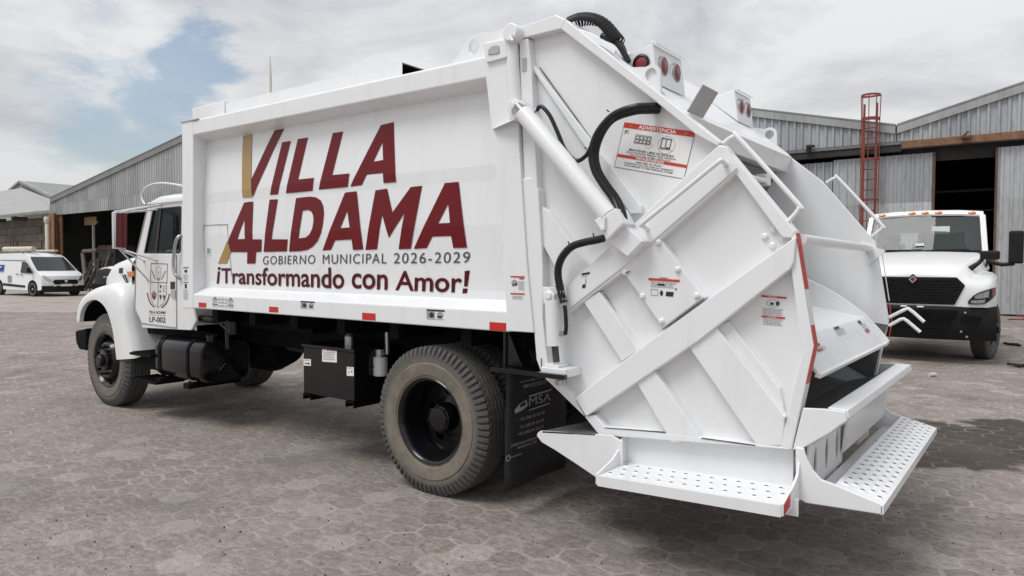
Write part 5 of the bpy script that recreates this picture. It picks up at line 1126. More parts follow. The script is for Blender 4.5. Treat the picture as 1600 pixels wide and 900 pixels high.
# ------------------------------------------------------------------ ground: dirt sheet under hexagonal pavers
mb = MB(); mb.add([(-400, -300, -0.0035), (400, -300, -0.0035), (400, 500, -0.0035), (-400, 500, -0.0035)], [(0, 1, 2, 3)]); ground = struct(obj('ground', mb, 'ground_dirt'))
AF = 0.226                                  # paver across flats
ANG = YAW+math.radians(6)
RC = AF/math.sqrt(3)
def hexagon(seed):
    rg = random.Random(seed); r = RC-0.0010
    o = [Vector((r*math.cos(math.pi/3*k)+rg.uniform(-.004, .003), r*math.sin(math.pi/3*k)+rg.uniform(-.004, .003), -0.0008)) for k in range(6)]
    i = [p*0.80+Vector((0, 0, 0.0008)) for p in o]; low = [p+Vector((0, 0, -0.012)) for p in o]
    vs = i+o+low; fs = [tuple(range(6))]
    for k in range(6): j = (k+1) % 6; fs += [(k, 6+k, 6+j, j), (6+k, 12+k, 12+j, 6+j)]
    return vs, fs, [0.0]*6+[1.0]*6+[1.0]*6
cellx = RC*1.5; cells = []
ca, sa = math.cos(ANG), math.sin(ANG)
nrange = 140
for i in range(-nrange, nrange):
    for k in range(-nrange, nrange):
        lx = i*cellx; ly = (k+(0.5 if i % 2 else 0))*AF; x = ca*lx-sa*ly; y = sa*lx+ca*ly
        v = Vector((x, y, 0))-CAMP; d = v.dot(_fw)
        if d < 2.2 or d > 23: continue
        u = CXP+FPX*v.dot(_rt)/d; w = CYP-FPX*v.dot(_up)/d
        if u < -350 or u > 1950: continue
        vis = (0 <= u <= 1600 and w <= 915) and not (d > 4.5 and 840 < u < 1235 and w < 690)
        cells.append((0 if vis else 1, d, x, y))
cells.sort()
near = cells[:300]; rest = cells[300:]
protos = []
for sd in range(10):
    vs, fs, rim = hexagon(sd); me = bpy.data.meshes.new('paver'); me.from_pydata(vs, [], fs); me.materials.append(MATS['paver_stone'])
    a = me.attributes.new('rim', 'FLOAT', 'POINT'); a.data.foreach_set('value', rim); protos.append(me)
rg = random.Random(3)
for _, d, x, y in near:
    o = bpy.data.objects.new('paver', rg.choice(protos)); col.objects.link(o); o.parent = ground
    o.location = (x, y, rg.uniform(-0.0015, 0.001)); o.rotation_euler = (rg.uniform(-.004, .004), rg.uniform(-.004, .004), ANG+rg.choice((0, 1, 2, 3, 4, 5))*math.pi/3)
V = []; Fc = []; RM = []; SH = []
tmpl = [hexagon(s) for s in range(10)]
for _, d, x, y in rest:
    vs, fs, rim = rg.choice(tmpl); o = len(V); t = ANG; c, s_ = math.cos(t), math.sin(t); dz = rg.uniform(-0.0015, 0.001); tx, ty = rg.uniform(-.004, .004), rg.uniform(-.004, .004); sh = rg.random()
    for p in vs: V.append((x+c*p.x-s_*p.y, y+s_*p.x+c*p.y, p.z+dz+p.x*tx+p.y*ty))
    Fc += [tuple(q+o for q in f) for f in fs]; RM += rim; SH += [sh]*len(vs)
me = bpy.data.meshes.new('pavers'); me.from_pydata(V, [], Fc); me.materials.append(MATS['paver_stone'])
a = me.attributes.new('rim', 'FLOAT', 'POINT'); a.data.foreach_set('value', RM)
a = me.attributes.new('shade', 'FLOAT', 'POINT'); a.data.foreach_set('value', SH)
o = bpy.data.objects.new('pavers', me); col.objects.link(o); o.parent = ground; o['kind'] = 'stuff'

# loose grit and crumbs of dirt on the pavers
gm = MB(); rg2 = random.Random(11)
for k in range(420):
    u, v = rg2.uniform(-60, 1660), 900-abs(rg2.gauss(0, 1))*150
    if v < 560: continue
    q = G(u, v); r = rg2.choice((0.003, 0.004, 0.005, 0.006, 0.009)); n = 5; a0 = rg2.random()*6
    ring = [(q.x+r*rg2.uniform(0.6, 1.4)*math.cos(a0+2*math.pi*i/n), q.y+r*rg2.uniform(0.6, 1.4)*math.sin(a0+2*math.pi*i/n), -0.003) for i in range(n)]
    gm.add(ring+[(q.x, q.y, r*rg2.uniform(0.6, 1.1)+0.001)], [(i, (i+1) % n, n) for i in range(n)], rg2.choice(('litter_dark', 'dark_scrap', 'dark_scrap')))
go = obj('grit', gm, 'litter_dark', weld=False); go['kind'] = 'stuff'; go['label'] = 'loose grit and crumbs of dirt scattered over the pavers'; go['category'] = 'grit'
# ------------------------------------------------------------------ corrugated sheds
def ribbed(name, x0, x1, zb, zt, y, parent, mat, pitch=0.25, sheet=1.0, depth=0.06, along='x', seed=0):
    """wall of separate trapezoid-ribbed sheets; zb, zt functions of x"""
    rg = random.Random(seed); n = max(1, round((x1-x0)/sheet)); w = (x1-x0)/n
    for i in range(n):
        a, b = x0+i*w, x0+(i+1)*w+0.02; k = max(1, round(w/pitch)); p = (b-a)/k; pts = []
        for j in range(k):
            s = a+j*p
            pts += [(s, 0), (s+0.30*p, 0), (s+0.42*p, -depth), (s+0.68*p, -depth), (s+0.80*p, 0)]
        pts.append((b, 0)); mb = MB(); off = (0.004 if i % 2 else 0.0)+rg.uniform(0, 0.003)
        mb.grid([[(x, y+d-off, zb(x)) for x, d in pts], [(x, y+d-off, zt(x)) for x, d in pts]])
        obj('sheet', mb, mat, parent, weld=False)
def lin(p, q): return lambda x: p[0+1]+(q[1]-p[1])*(x-p[0])/(q[0]-p[0])
YH = 28.0
P_ = lambda u, v, y=YH: (S(u, v, y).x, S(u, v, y).z)
zl = P_(1391, 229)[1]
# --- hangar whose roof falls to the valley, left of the ladder
hg1 = thing('corrugated_hangar', 'grey corrugated hangar behind the red caged ladder, roof edge falling to the valley', 'hangar', (-14, YH, 0))
vx, vz = P_(1400, 196); ax, az = -15.0, None
sl = (P_(1181, 171)[1]-vz)/(P_(1181, 171)[0]-vx); az = vz+sl*(ax-vx); lx = 2*ax-vx
zt1 = lambda x: vz+sl*((x if x > ax else 2*ax-x)-vx)-0.28
def gable(root, x0, xa, x1, z0, za, y0, y1, fascia='sheet_left', roofm='roof_sheet', walls=True):
    for (p, q, zp, zq) in ((x0, xa, z0, za), (xa, x1, za, z0)):
        mb = MB(); mb.prism([(p, y0-0.12, zp), (q, y0-0.12, zq), (q, y0-0.12, zq-0.30), (p, y0-0.12, zp-0.30)], (0, 0.10, 0)); obj('fascia', mb, fascia, root)
        mb = MB(); mb.prism([(p, y0-0.14, zp+0.03), (q, y0-0.14, zq+0.03), (q, y0-0.14, zq-0.02), (p, y0-0.14, zp-0.02)], (0, y1-y0, 0)); obj('roof', mb, roofm, root)
    if walls:
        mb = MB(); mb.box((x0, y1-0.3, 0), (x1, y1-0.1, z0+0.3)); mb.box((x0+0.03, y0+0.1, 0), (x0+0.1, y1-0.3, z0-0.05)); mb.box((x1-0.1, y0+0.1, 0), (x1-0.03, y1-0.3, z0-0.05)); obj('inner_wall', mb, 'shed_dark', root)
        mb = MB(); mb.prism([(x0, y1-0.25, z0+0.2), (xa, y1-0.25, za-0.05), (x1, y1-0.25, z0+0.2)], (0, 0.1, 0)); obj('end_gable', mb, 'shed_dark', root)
gable(hg1, lx, ax, vx, vz, az, YH, YH+34)
ribbed('sheet', -24, vx, lambda x: zl+0.12, zt1, YH, hg1, 'sheet_right', 0.27, 1.08, seed=1)
zdt = P_(1459, 238)[1]
ribbed('sheet', -24, P_(1459, 250)[0]-3.15, lambda x: 0, lambda x: zdt-0.05, YH+0.12, hg1, 'sheet_right', 0.27, 1.08, seed=2)
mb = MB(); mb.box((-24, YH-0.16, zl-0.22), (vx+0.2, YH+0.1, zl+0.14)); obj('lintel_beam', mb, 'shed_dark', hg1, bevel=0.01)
mb = MB(); mb.box((-24, YH-0.20, zl+0.02), (vx+0.2, YH-0.15, zl+0.12)); obj('lintel_track', mb, 'sheet_dark', hg1)
mb = MB()
for u in (1264,): q = S(u, 232, YH-0.2); mb.box((q.x-0.08, YH-0.3, q.z-0.12), (q.x+0.08, YH-0.16, q.z+0.12)); mb.box((q.x-0.05, YH-0.36, q.z+0.02), (q.x+0.2, YH-0.16, q.z+0.1))
obj('beam_bracket', mb, 'shed_dark', hg1)
# --- hangar with the open door, right of the valley
hg2 = thing('corrugated_hangar', 'grey corrugated hangar with an orange lintel over its tall open doorway', 'hangar', (6, YH, 0))
ex, ez = P_(1600, 129); sr = (ez-vz)/(ex-vx); xa2 = vx+11.0; za2 = vz+sr*11.0; x2e = vx+22.0
gable(hg2, vx+0.05, xa2, x2e, vz, za2, YH, YH+34)
zt2f = lambda x: vz+sr*((x if x < xa2 else 2*xa2-x)-vx)-0.28
ribbed('sheet', vx+0.05, x2e, lambda x: zl+0.12, zt2f, YH, hg2, 'sheet_right', 0.27, 1.08, seed=3)
mb = MB(); mb.box((vx+0.2, YH-0.17, zl-0.12), (x2e, YH-0.02, zl+0.13)); obj('lintel_beam', mb, 'orange_steel', hg2, bevel=0.01)
mb = MB(); mb.box((vx+0.2, YH-0.20, zl-0.16), (x2e, YH-0.03, zl-0.125)); mb.box((vx+0.2, YH+0.16, zl-0.6), (x2e, YH+0.2, zl-0.0)); obj('lintel_track', mb, 'shed_dark', hg2)  # track and plate coloured dark for the shaded gap under the beam
mb = MB(); q = S(1506, 212, YH-0.2); mb.box((q.x-0.06, YH-0.35, q.z-0.1), (q.x+0.2, YH-0.18, q.z-0.02)); mb.bar((q.x-0.1, YH-0.3, q.z-0.12), (q.x+0.14, YH-0.3, q.z+0.12), 0.06, 0.06); obj('beam_bracket', mb, 'rust_steel', hg2)
def door(x0, x1, root, mat, seed):
    r = empty('sliding_door', ((x0+x1)/2, YH+0.05, 0), parent=root)
    zj = P_(1459, 315)[1]
    ribbed('sheet', x0, x1, lambda x: zj-0.05, lambda x: zdt, YH+0.05, r, mat, 0.27, 1.0, 0.03, seed=seed)
    ribbed('sheet', x0, x1, lambda x: 0.06, lambda x: zj, YH+0.04, r, 'sheet_door', 0.27, 1.0, 0.03, seed=seed+1)
    for x in ((x1,) if seed == 11 else (x0, x1)): mb = MB(); mb.box((x-0.03, YH-0.03, 0.04), (x+0.03, YH+0.10, zdt)); obj('door_post', mb, 'rust_steel', r)
xd0, xd1 = P_(1459, 300)[0], P_(1556, 300)[0]
door(xd0-3.2, xd0, hg2, 'sheet_right', 11); door(xd1, xd1+4.2, hg2, 'sheet_right', 21)
ribbed('sheet', xd1+4.25, x2e, lambda x: 0, lambda x: zdt, YH+0.1, hg2, 'sheet_right', 0.27, 1.08, seed=31)
# faint things deep in the hangar
for i, (u, v, w, h) in enumerate(((1500, 300, 1.6, 0.1), (1530, 330, 1.1, 0.08))):
    q = S(u, v, YH+9); o_ = MB(); o_.box((q.x-w, YH+9, q.z), (q.x+w, YH+9.2, q.z+h)); obj('roof_truss', o_, 'grey_plate', hg2)

# --- caged ladder
lad = thing('caged_ladder', 'red steel ladder with a safety cage rising above the roof valley', 'ladder', (S(1358, 300, 27.6).x, 27.6, 0))
YL = 27.62; xl0, xl1 = S(1344.5, 260, YL).x, S(1373, 260, YL).x; ztop = S(1358, 189, YL).z; zc = S(1358, 150, YL).z
for x in (xl0+0.09, xl1-0.09): mb = MB(); mb.box((x-0.03, YL, 0), (x+0.03, YL+0.05, ztop+0.6)); obj('side_rail', mb, 'red_oxide', lad)
z = 0.3
while z < ztop: mb = MB(); mb.tube([(xl0+0.09, YL+0.025, z), (xl1-0.09, YL+0.025, z)], 0.019, 6); obj('rung', mb, 'red_oxide', lad); z += 0.36
xm = (xl0+xl1)/2; rr = (xl1-xl0)/2
def hoop(z, r, t): mb = MB(); mb.grid([[(xm+r*math.cos(math.radians(a)), YL+0.02-abs(r*1.15)*math.sin(math.radians(a)), z+dz) for dz in (-t, t)] for a in range(0, 181, 15)]); o = obj('hoop', mb, 'red_oxide', lad); md = o.modifiers.new('thick', 'SOLIDIFY'); md.thickness = 0.012
for z in (2.6, 3.9, 5.3): hoop(z, rr, 0.03)
hoop(zc, rr*1.08, 0.035); hoop(ztop+0.04, rr, 0.06)
mb = MB(); mb.grid([[(xm+rr*1.08*math.cos(math.radians(a)), YL+0.02+0.1*math.sin(math.radians(a)), zc+dz) for dz in (-0.035, 0.035)] for a in range(0, 181, 30)]); obj('hoop', mb, 'red_oxide', lad)
for a in (0, 45, 90, 135, 180):
    c_, s_ = math.cos(math.radians(a)), math.sin(math.radians(a)); mb = MB(); mb.tube([(xm+rr*c_, YL+0.02-rr*1.15*s_, 2.5), (xm+rr*c_, YL+0.02-rr*1.15*s_, ztop), (xm+rr*1.08*c_, YL+0.02-rr*1.24*s_, zc)], 0.017, 6); obj('cage_bar', mb, 'red_oxide', lad)

# ------------------------------------------------------------------ open shed on the left
YL1 = 18.0
Q_ = lambda u, v, y=YL1: (S(u, v, y).x, S(u, v, y).z)
shed = thing('open_shed', 'open-fronted shed clad in grey ribbed sheet behind the truck cab', 'shed', (-35, YL1, 0))
x0s, z0s = Q_(82, 309); x1s, z1s = Q_(283, 214); ss = (z1s-z0s)/(x1s-x0s); xas = x1s+4.0; zas = z0s+ss*(xas-x0s); xes = 2*xas-x0s
gable(shed, x0s, xas, xes, z0s, zas, YL1, YL1+9.3, 'sheet_dark', 'sheet_dark', False)
zlow = Q_(79, 337)[1]; zj = Q_(79, 320)[1]
ztl = lambda x: z0s+ss*((x if x < xas else 2*xas-x)-x0s)-0.25
ribbed('sheet', x0s, xes, lambda x: zj-0.06, ztl, YL1, shed, 'sheet_left', 0.24, 0.96, 0.04, seed=41)
ribbed('sheet', Q_(79.5, 330)[0], xes, lambda x: zlow, lambda x: zj, YL1-0.08, shed, 'sheet_left', 0.24, 0.96, 0.04, seed=47)
mb = MB(); mb.box((x0s, YL1-0.02, zj-0.05), (xes, YL1+0.3, zj+0.02)); obj('ledge', mb, 'sheet_dark', shed)
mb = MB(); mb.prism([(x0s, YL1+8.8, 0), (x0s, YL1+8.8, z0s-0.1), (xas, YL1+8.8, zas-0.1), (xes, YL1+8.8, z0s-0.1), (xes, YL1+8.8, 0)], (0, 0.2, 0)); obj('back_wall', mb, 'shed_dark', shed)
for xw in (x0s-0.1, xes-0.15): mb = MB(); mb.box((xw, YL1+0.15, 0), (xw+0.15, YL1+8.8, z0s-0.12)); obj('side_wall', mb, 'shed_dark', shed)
mb = MB(); mb.box((Q_(80, 380)[0]-0.3, YL1+0.1, 0), (Q_(86, 380)[0], YL1+0.5, zlow+0.3)); obj('concrete_pier', mb, 'mortar', shed, bevel=0.01)
mb = MB(); a, b = Q_(86, 380)[0], Q_(97, 380)[0]; w = b-a
mb.box((a, YL1-0.0, 0), (b, YL1+0.03, zlow+0.1)); mb.box((a+w*0.30, YL1-0.3, 0), (a+w*0.42, YL1, zlow+0.1)); mb.box((a, YL1-0.32, 0), (a+w*0.75, YL1-0.3, zlow+0.1)); obj('steel_column', mb, 'orange_steel', shed)
for x in (x0s+12, x0s+18, x0s+24): mb = MB(); mb.box((x, YL1, 0), (x+0.3, YL1+0.3, zlow+0.1)); obj('steel_column', mb, 'orange_steel', shed)
# inside: rack of shelves, low dark wall, sign board on a pole, leaning frame
def S2(u, v, y): return S(u, v, y)
rk = thing('shelf_rack', 'dark steel rack of shelves inside the open shed', 'rack', (S(113, 400, 22).x, 22, 0))
a, b = S(99, 390, 22).x, S(139, 390, 22).x; zt_ = S(110, 352, 22).z
for x in (a, (a+b)/2, b): mb = MB(); mb.box((x-0.04, 22, 0), (x+0.04, 22.08, zt_)); obj('upright', mb, 'dark_scrap', rk)
for k in range(7): z = 1.6+(zt_-1.6)*k/6; mb = MB(); mb.box((a, 22, z), (b, 22.5, z+0.05)); obj('shelf', mb, 'dark_scrap' if k % 2 else 'grey_plate', rk)
mb = MB(); mb.box((S(97, 400, 20).x, 20, 0), (S(150, 400, 20).x, 20.3, S(120, 392, 20).z)); tag(obj('low_wall', mb, 'dark_scrap', bevel=0.02), 'low dark wall standing across the open shed', 'wall')
sg = thing('sign_board', 'yellow slatted board on a pale pole inside the open shed', 'board', (S(143, 400, 19).x, 19, 0))
a, b = S(132, 345, 19), S(150, 345, 19); zA, zB = S(140, 351.5, 19).z, S(140, 339, 19).z
for k in range(6): x = a.x+(b.x-a.x)*k/6; mb = MB(); mb.box((x, 19, zA), (x+(b.x-a.x)/6*0.82, 19.06, zB)); obj('slat', mb, 'yellow_panel', sg)
mb = MB(); xx = S(143, 380, 19).x; mb.box((a.x, 19.06, zA+0.1), (b.x, 19.12, zA+0.2)); mb.box((xx-0.07, 19.07, 0), (xx+0.07, 19.17, zB)); obj('pole', mb, 'grey_plate', sg)
fr = thing('leaning_frame', 'rusty pipe frame leaning in the shed beside the van', 'frame', (S(130, 430, 18.6).x, 18.6, 0))
mb = MB(); mb.tube([S(133.5, 437, 18.4), S(129.5, 396, 18.8), S(131, 392.5, 18.8), S(152, 391.5, 18.8)], 0.12, 8); obj('pipe', mb, 'mortar', fr)
mb = MB(); mb.tube([S(158, 440, 18.4), S(176, 388, 19.4)], 0.10, 8); obj('pipe', mb, 'dark_scrap', fr)
for i, (u, v, w, h, d, nm) in enumerate(((150, 425, 1.8, 1.7, 1.2, 'machine'), (166, 400, 2.2, 2.6, 1.2, 'machine'))):
    q = S(u, 445, 19.3); rt_ = thing('old_machine', ['dark rusty machine with a flat top inside the open shed', 'tall dark machine standing deep inside the open shed'][i], 'machine', (q.x, 19.3, 0))
    mb = MB(); mb.box((q.x-w/2, 19.3, 0.1), (q.x+w/2, 19.3+d, h)); obj('casing', mb, 'dark_scrap', rt_, bevel=0.05)
    mb = MB(); mb.lathe([(0, -0.06), (0.35, -0.06), (0.4, 0), (0.35, 0.05)], 20, (q.x+0.3, 19.26, h*0.6)); mb.box((q.x-w/2-0.1, 19.25, h-0.25), (q.x+w/2+0.1, 19.4, h-0.15)); obj('flywheel', mb, 'rust_steel', rt_)
rgx = random.Random(5)
for i in range(7):
    u = 121+i*6.2; q = S(u, 446, 17.4); mb = MB(); p0 = Vector((q.x, 17.4, 0.04)); p1 = p0+Vector((rgx.uniform(-0.8, 0.8), rgx.uniform(0.3, 0.9), rgx.uniform(0.9, 1.9)))
    mb.bar(p0, p1, 0.12, 0.08); mb.bar(p0.lerp(p1, 0.6), p0.lerp(p1, 0.6)+Vector((rgx.uniform(-0.6, 0.6), 0.1, rgx.uniform(-0.5, 0.1))), 0.10, 0.07)
    tag(obj('scrap_steel', mb, 'dark_scrap'), 'bent dark scrap steel leaning at the mouth of the open shed', 'scrap', 'scrap steel at the shed mouth')
# downpipe
dp = S(74.5, 380, 17.6); mb = MB(); mb.tube([(dp.x, 17.6, 0), (dp.x, 17.6, S(75, 343, 17.6).z), (dp.x, 17.8, S(75, 341, 17.6).z)], 0.13, 14); mb.lathe([(0.14, -0.2), (0.18, -0.1), (0.18, 0.15), (0.13, 0.2)], 14, (dp.x, 17.6, S(75, 344, 17.6).z), 'z'); tag(obj('downpipe', mb, 'pvc_cream', smooth=50), 'cream plastic downpipe at the corner of the block building', 'pipe')

# ------------------------------------------------------------------ block building at the far left
YW = 19.5
blk = thing('block_building', 'low building of bare concrete blocks under a grey sheet roof behind the van', 'building', (S(30, 400, YW).x, YW, 0))
xb0, xb1 = S(-60, 380, YW).x, S(72, 380, YW).x; ze = S(30, 343, YW).z
mb = MB(); mb.box((xb0, YW+0.05, 0), (xb1, YW+0.3, ze)); wall = obj('wall', mb, 'mortar', blk)
bw, bh = 1.0, 0.5
protos_b = []
for s_ in range(4):
    mb = MB(); mb.box((-bw/2+0.015, 0, 0.015), (bw/2-0.015, 0.06, bh-0.015)); me = mb.mesh('block', 'block_wall'); fixn(me); protos_b.append(me)
row = 0; z = 0.0
xv0 = S(-12, 380, YW).x
while z+bh <= ze+0.01:
    x = xv0+(0.5 if row % 2 else 0)
    while x+bw/2 < xb1:
        o = bpy.data.objects.new('block', rgx.choice(protos_b)); col.objects.link(o); o.parent = wall; o.matrix_parent_inverse = world_of(wall).inverted(); o.location = (x, YW-0.012+rgx.uniform(-0.008, 0.008), z); x += bw
    row += 1; z += bh
e0_, e1_ = S(-60, 336, YW-0.9), S(79, 338, YW-0.9); t0_, t1_ = S(-60, 288, 30), S(34, 294.5, 30); t2_ = S(78, 312, 24)
zr = (e0_.z+e1_.z)/2
mb = MB(); mb.prism([(e0_.x, YW-0.9, zr), (e1_.x, YW-0.9, zr), (t2_.x, 24, t2_.z), (t1_.x, 30, t1_.z), (t0_.x-10, 30, t1_.z)], (0, 0, 0.06)); obj('roof', mb, 'roof_sheet', blk)
mb = MB(); mb.box((e0_.x, YW-0.95, zr-0.14), (e1_.x, YW-0.85, zr+0.02)); obj('eave_board', mb, 'sheet_dark', blk)
mb = MB()
for u in (-4, 29): q = S(u, 341, YW-0.4); mb.box((q.x-0.15, YW-0.8, zr-0.35), (q.x+0.15, YW+0.1, zr-0.1))
obj('eave_bracket', mb, 'dark_scrap', blk)
mb = MB()
for u, v0, v1 in ((16, 365, 395), (20, 368, 395), (26, 376, 396)): q = S(u, v1, YW-0.3); mb.tube([(q.x, YW-0.3, 0), (q.x, YW-0.3, S(u, v0, YW-0.3).z)], 0.06, 6)
obj('wall_conduit', mb, 'mortar', blk)
# roof of the building behind it
bk = thing('gabled_building', 'gabled grey sheet roof rising behind the block building', 'building', (S(60, 400, 34).x, 34, 0))
g = [S(18, 291.5, 34), S(33, 282.5, 34), S(86, 308, 34)]
mb = MB(); mb.prism([g[0], g[1], g[2], (g[2].x, 34, 0), (g[0].x-4, 34, 0), (g[0].x-4, 34, g[0].z-1.0)], (0, 0.2, 0)); obj('gable_wall', mb, 'sheet_left', bk)
mb = MB(); dr = Vector((0, 30, 0)); 
mb.prism([g[1]+Vector((0, -0.3, 0)), g[2]+Vector((0.6, -0.3, -0.3)), g[2]+Vector((0.6, -0.3, -0.5)), g[1]+Vector((0, -0.3, -0.25))], dr); obj('roof', mb, 'roof_sheet', bk)
mb = MB(); mb.prism([g[1]+Vector((0, -0.3, 0)), g[0]+Vector((-5, -0.3, -1.6)), g[0]+Vector((-5, -0.3, -1.85)), g[1]+Vector((0, -0.3, -0.25))], dr); obj('roof', mb, 'roof_sheet', bk)
ribbed('sheet', g[1].x+0.5, g[2].x, lambda x: 2, lin((g[1].x, g[1].z-0.25), (g[2].x, g[2].z-0.25)), 33.95, bk, 'sheet_dark', 0.5, 2.0, 0.08, seed=61)
# ------------------------------------------------------------------ white delivery van
hd = math.atan2(0.148, 0.99); pw = G(57, 463); ax_ = Vector((math.cos(hd), math.sin(hd), 0)); lf = Vector((-math.sin(hd), math.cos(hd), 0))
vo = pw+lf*0.82
van = thing('delivery_van', 'white delivery van with pipe carriers on its roof parked before the block building', 'van', (vo.x, vo.y, 0), hd)
def vobj(name, mb, mat, parent=None, **k): return obj(name, mb, mat, parent or van, local=True, **k)
PF = [(-3.95, 0.42), (-4.0, 0.7), (-3.98, 1.45), (-3.85, 1.9), (-3.6, 2.03), (-1.5, 2.06), (-0.90, 2.01), (-0.58, 1.84), (0.30, 1.17), (0.62, 1.08), (0.85, 0.95), (0.94, 0.74), (0.97, 0.50), (0.93, 0.32), (0.5, 0.28), (-3.8, 0.3)]
def hwv(z): return 0.98 if z < 1.05 else 0.98-0.20*((z-1.05)/0.95)**1.4
nrow = 9; rows = []
for f in [-1, -0.93, -0.8, -0.5, 0, 0.5, 0.8, 0.93, 1]:
    r = []
    for x, z in PF:
        k = 1.0
        if x > 0.1: x = x-0.24*abs(f)**3*(x-0.1)/0.87
        if z > 1.9: z = z-0.05*f*f
        r.append((x, hwv(z)*f, z))
    rows.append(r)
mb = MB(); mb.grid(rows, closed=True)
n0 = len(PF); mb.add(rows[0], [tuple(range(n0))]); mb.add(rows[-1], [tuple(range(n0))[::-1]]); body = vobj('body', mb, 'van_white', smooth=32)
def vside(pts, mat, name, lift=0.006, side=-1, th=0.004):
    mb = MB(); mb.prism([(x, side*(hwv(z)+lift), z) for x, z in pts], (0, -side*th, 0)); return vobj(name, mb, mat)
for sd in (-1, 1):
    vside([(-1.0, 1.62), (-0.62, 1.58), (0.02, 1.12), (-0.06, 1.06), (-1.02, 1.10)], 'van_glass', 'side_window', side=sd)
    vside([(-1.06, 0.30), (-1.04, 0.30), (-1.04, 1.66), (-1.06, 1.66)], 'print_grey', 'door_seam', side=sd); vside([(-2.55, 0.35), (-2.53, 0.35), (-2.53, 1.7), (-2.55, 1.7)], 'print_grey', 'door_seam', side=sd)
    vside([(-3.9, 1.70), (-0.75, 1.68), (-0.75, 1.655), (-3.9, 1.675)], 'plastic_black', 'roof_seam', side=sd)
    vside([(-2.5, 0.47), (-0.62, 0.40), (-0.62, 0.50), (-2.5, 0.58)], 'plastic_black', 'rub_strip', side=sd, th=0.03, lift=0.02)
    vside([(-1.35, 1.0), (-1.17, 1.0), (-1.17, 1.05), (-1.35, 1.05)], 'plastic_black', 'door_handle', side=sd, lift=0.03); vside([(-0.98, 0.97), (-0.80, 0.97), (-0.80, 1.02), (-0.98, 1.02)], 'plastic_black', 'door_handle', side=sd, lift=0.03)
    mb = MB(); mb.prism([(-0.05, sd*1.0, 1.1), (0.0, sd*1.18, 1.1), (0.0, sd*1.2, 1.32), (-0.05, sd*1.0, 1.32)], (-0.1, 0, 0)); vobj('wing_mirror', mb, 'plastic_black', bevel=0.02)
vside([(-3.5, 1.14), (-2.5, 1.14), (-2.5, 1.46), (-3.5, 1.46)], 'logo_blue', 'blue_logo'); 
s = Sticker((-3.2, -0.985, 1.46), (-2.5, -0.985, 1.46), (-2.5, -0.985, 1.14), (-3.2, -0.985, 1.14), TOW, 0.012); s.poly([(0.3, 0.6), (0.8, 0.2), (0.9, 0.3), (0.4, 0.75)], 'sticker_white', 2); o = s.done('logo_stroke', van); o.matrix_parent_inverse = Matrix()
mb = MB(); mb.box((-2.1, -0.99, 0.62), (-1.8, -0.985, 0.95)); vobj('side_notice', mb, 'print_grey')
def front(pts, mat, name, th=0.01, off=0.0):
    """patch on the van's nose: (y, z) points"""
    def xn(y, z):
        for (x0, z0), (x1, z1) in zip(PF[8:13], PF[9:14]):
            if z1 <= z <= z0 or z0 <= z <= z1: x = x0+(x1-x0)*((z-z0)/(z1-z0) if z1 != z0 else 0); break
        else: x = 0.95
        f = abs(y)/max(0.1, hwv(z)); return x-0.24*f**3*(x-0.1)/0.87 if x > 0.1 else x
    mb = MB(); mb.prism([(xn(y, z)+0.012+off, y, z) for y, z in pts], (-th, 0, 0)); return vobj(name, mb, mat)
mb = MB(); ws = [(-0.55, 1.72), (0.18, 1.16)]; rowsw = []
for x, z in ((-0.56, 1.83), (-0.35, 1.665), (-0.1, 1.475), (0.12, 1.307), (0.27, 1.193)):
    rowsw.append([(x+0.014-0.05*(abs(f)**3), 0.93*hwv(z)*f, z+0.02) for f in (-1, -0.9, -0.6, 0, 0.6, 0.9, 1)])
mb.grid(rowsw); vobj('windscreen', mb, 'van_glass', smooth=40)
front([(-0.50, 0.78), (0.50, 0.78), (0.60, 0.70), (0.50, 0.56), (-0.50, 0.56), (-0.60, 0.70)], 'plastic_black', 'grille', off=0.03)
for sd in (-1, 1):
    front([(sd*0.62, 0.78), (sd*0.86, 0.98), (sd*0.90, 0.98), (sd*0.88, 0.80), (sd*0.66, 0.70)], 'headlamp', 'headlight', off=0.02, th=0.05)
mb = MB(); mb.grid([[(0.95-0.24*abs(f)**3+0.025, 0.985*f, z) for f in (-1, -0.93, -0.7, -0.3, 0, 0.3, 0.7, 0.93, 1)] for z in (0.20, 0.30, 0.42, 0.50)]); vobj('bumper', mb, 'plastic_black', smooth=40)
mb = MB(); mb.box((0.98, -0.26, 0.47), (0.995, 0.26, 0.58)); vobj('number_plate', mb, 'sticker_white')
tyv = tyre_mesh('tyre', 'tyre_black', lugs=30, grooves=(-0.03, 0.03), w=0.11, R=0.34, rb=0.21)
rimv = lathe_mesh('rim', [(0.2, -0.06), (0.215, -0.095), (0.205, -0.1), (0.19, -0.08), (0.16, -0.07), (0.08, -0.085), (0.05, -0.1), (0, -0.1)], 'grey_plate', 24)
for x, y in ((0, -0.895), (0, 0.895), (-2.93, -0.895), (-2.93, 0.895)):
    w_ = empty('wheel', (x, y, 0.335), 0 if y < 0 else math.pi, van, local=True); obj('tyre', tyv, None, w_, local=True); obj('rim', rimv, None, w_, local=True)
    mb = MB(); mb.lathe([(0, -0.01), (0.40, -0.01), (0.40, 0.01), (0, 0.01)], 24, (x, (-0.982 if y < 0 else 0.982), 0.36)); vobj('wheel_arch', mb, 'black_matte')
rack = empty('roof_rack', (0, 0, 0), 0, van, local=True)
for x in (-3.2, -2.2, -1.2): mb = MB(); mb.box((x-0.03, -0.8, 2.06), (x+0.03, 0.8, 2.10)); mb.box((x-0.03, -0.78, 1.95), (x+0.03, -0.74, 2.08)); mb.box((x-0.03, 0.74, 1.95), (x+0.03, 0.78, 2.08)); obj('rack_bar', mb, 'steel', rack, local=True)
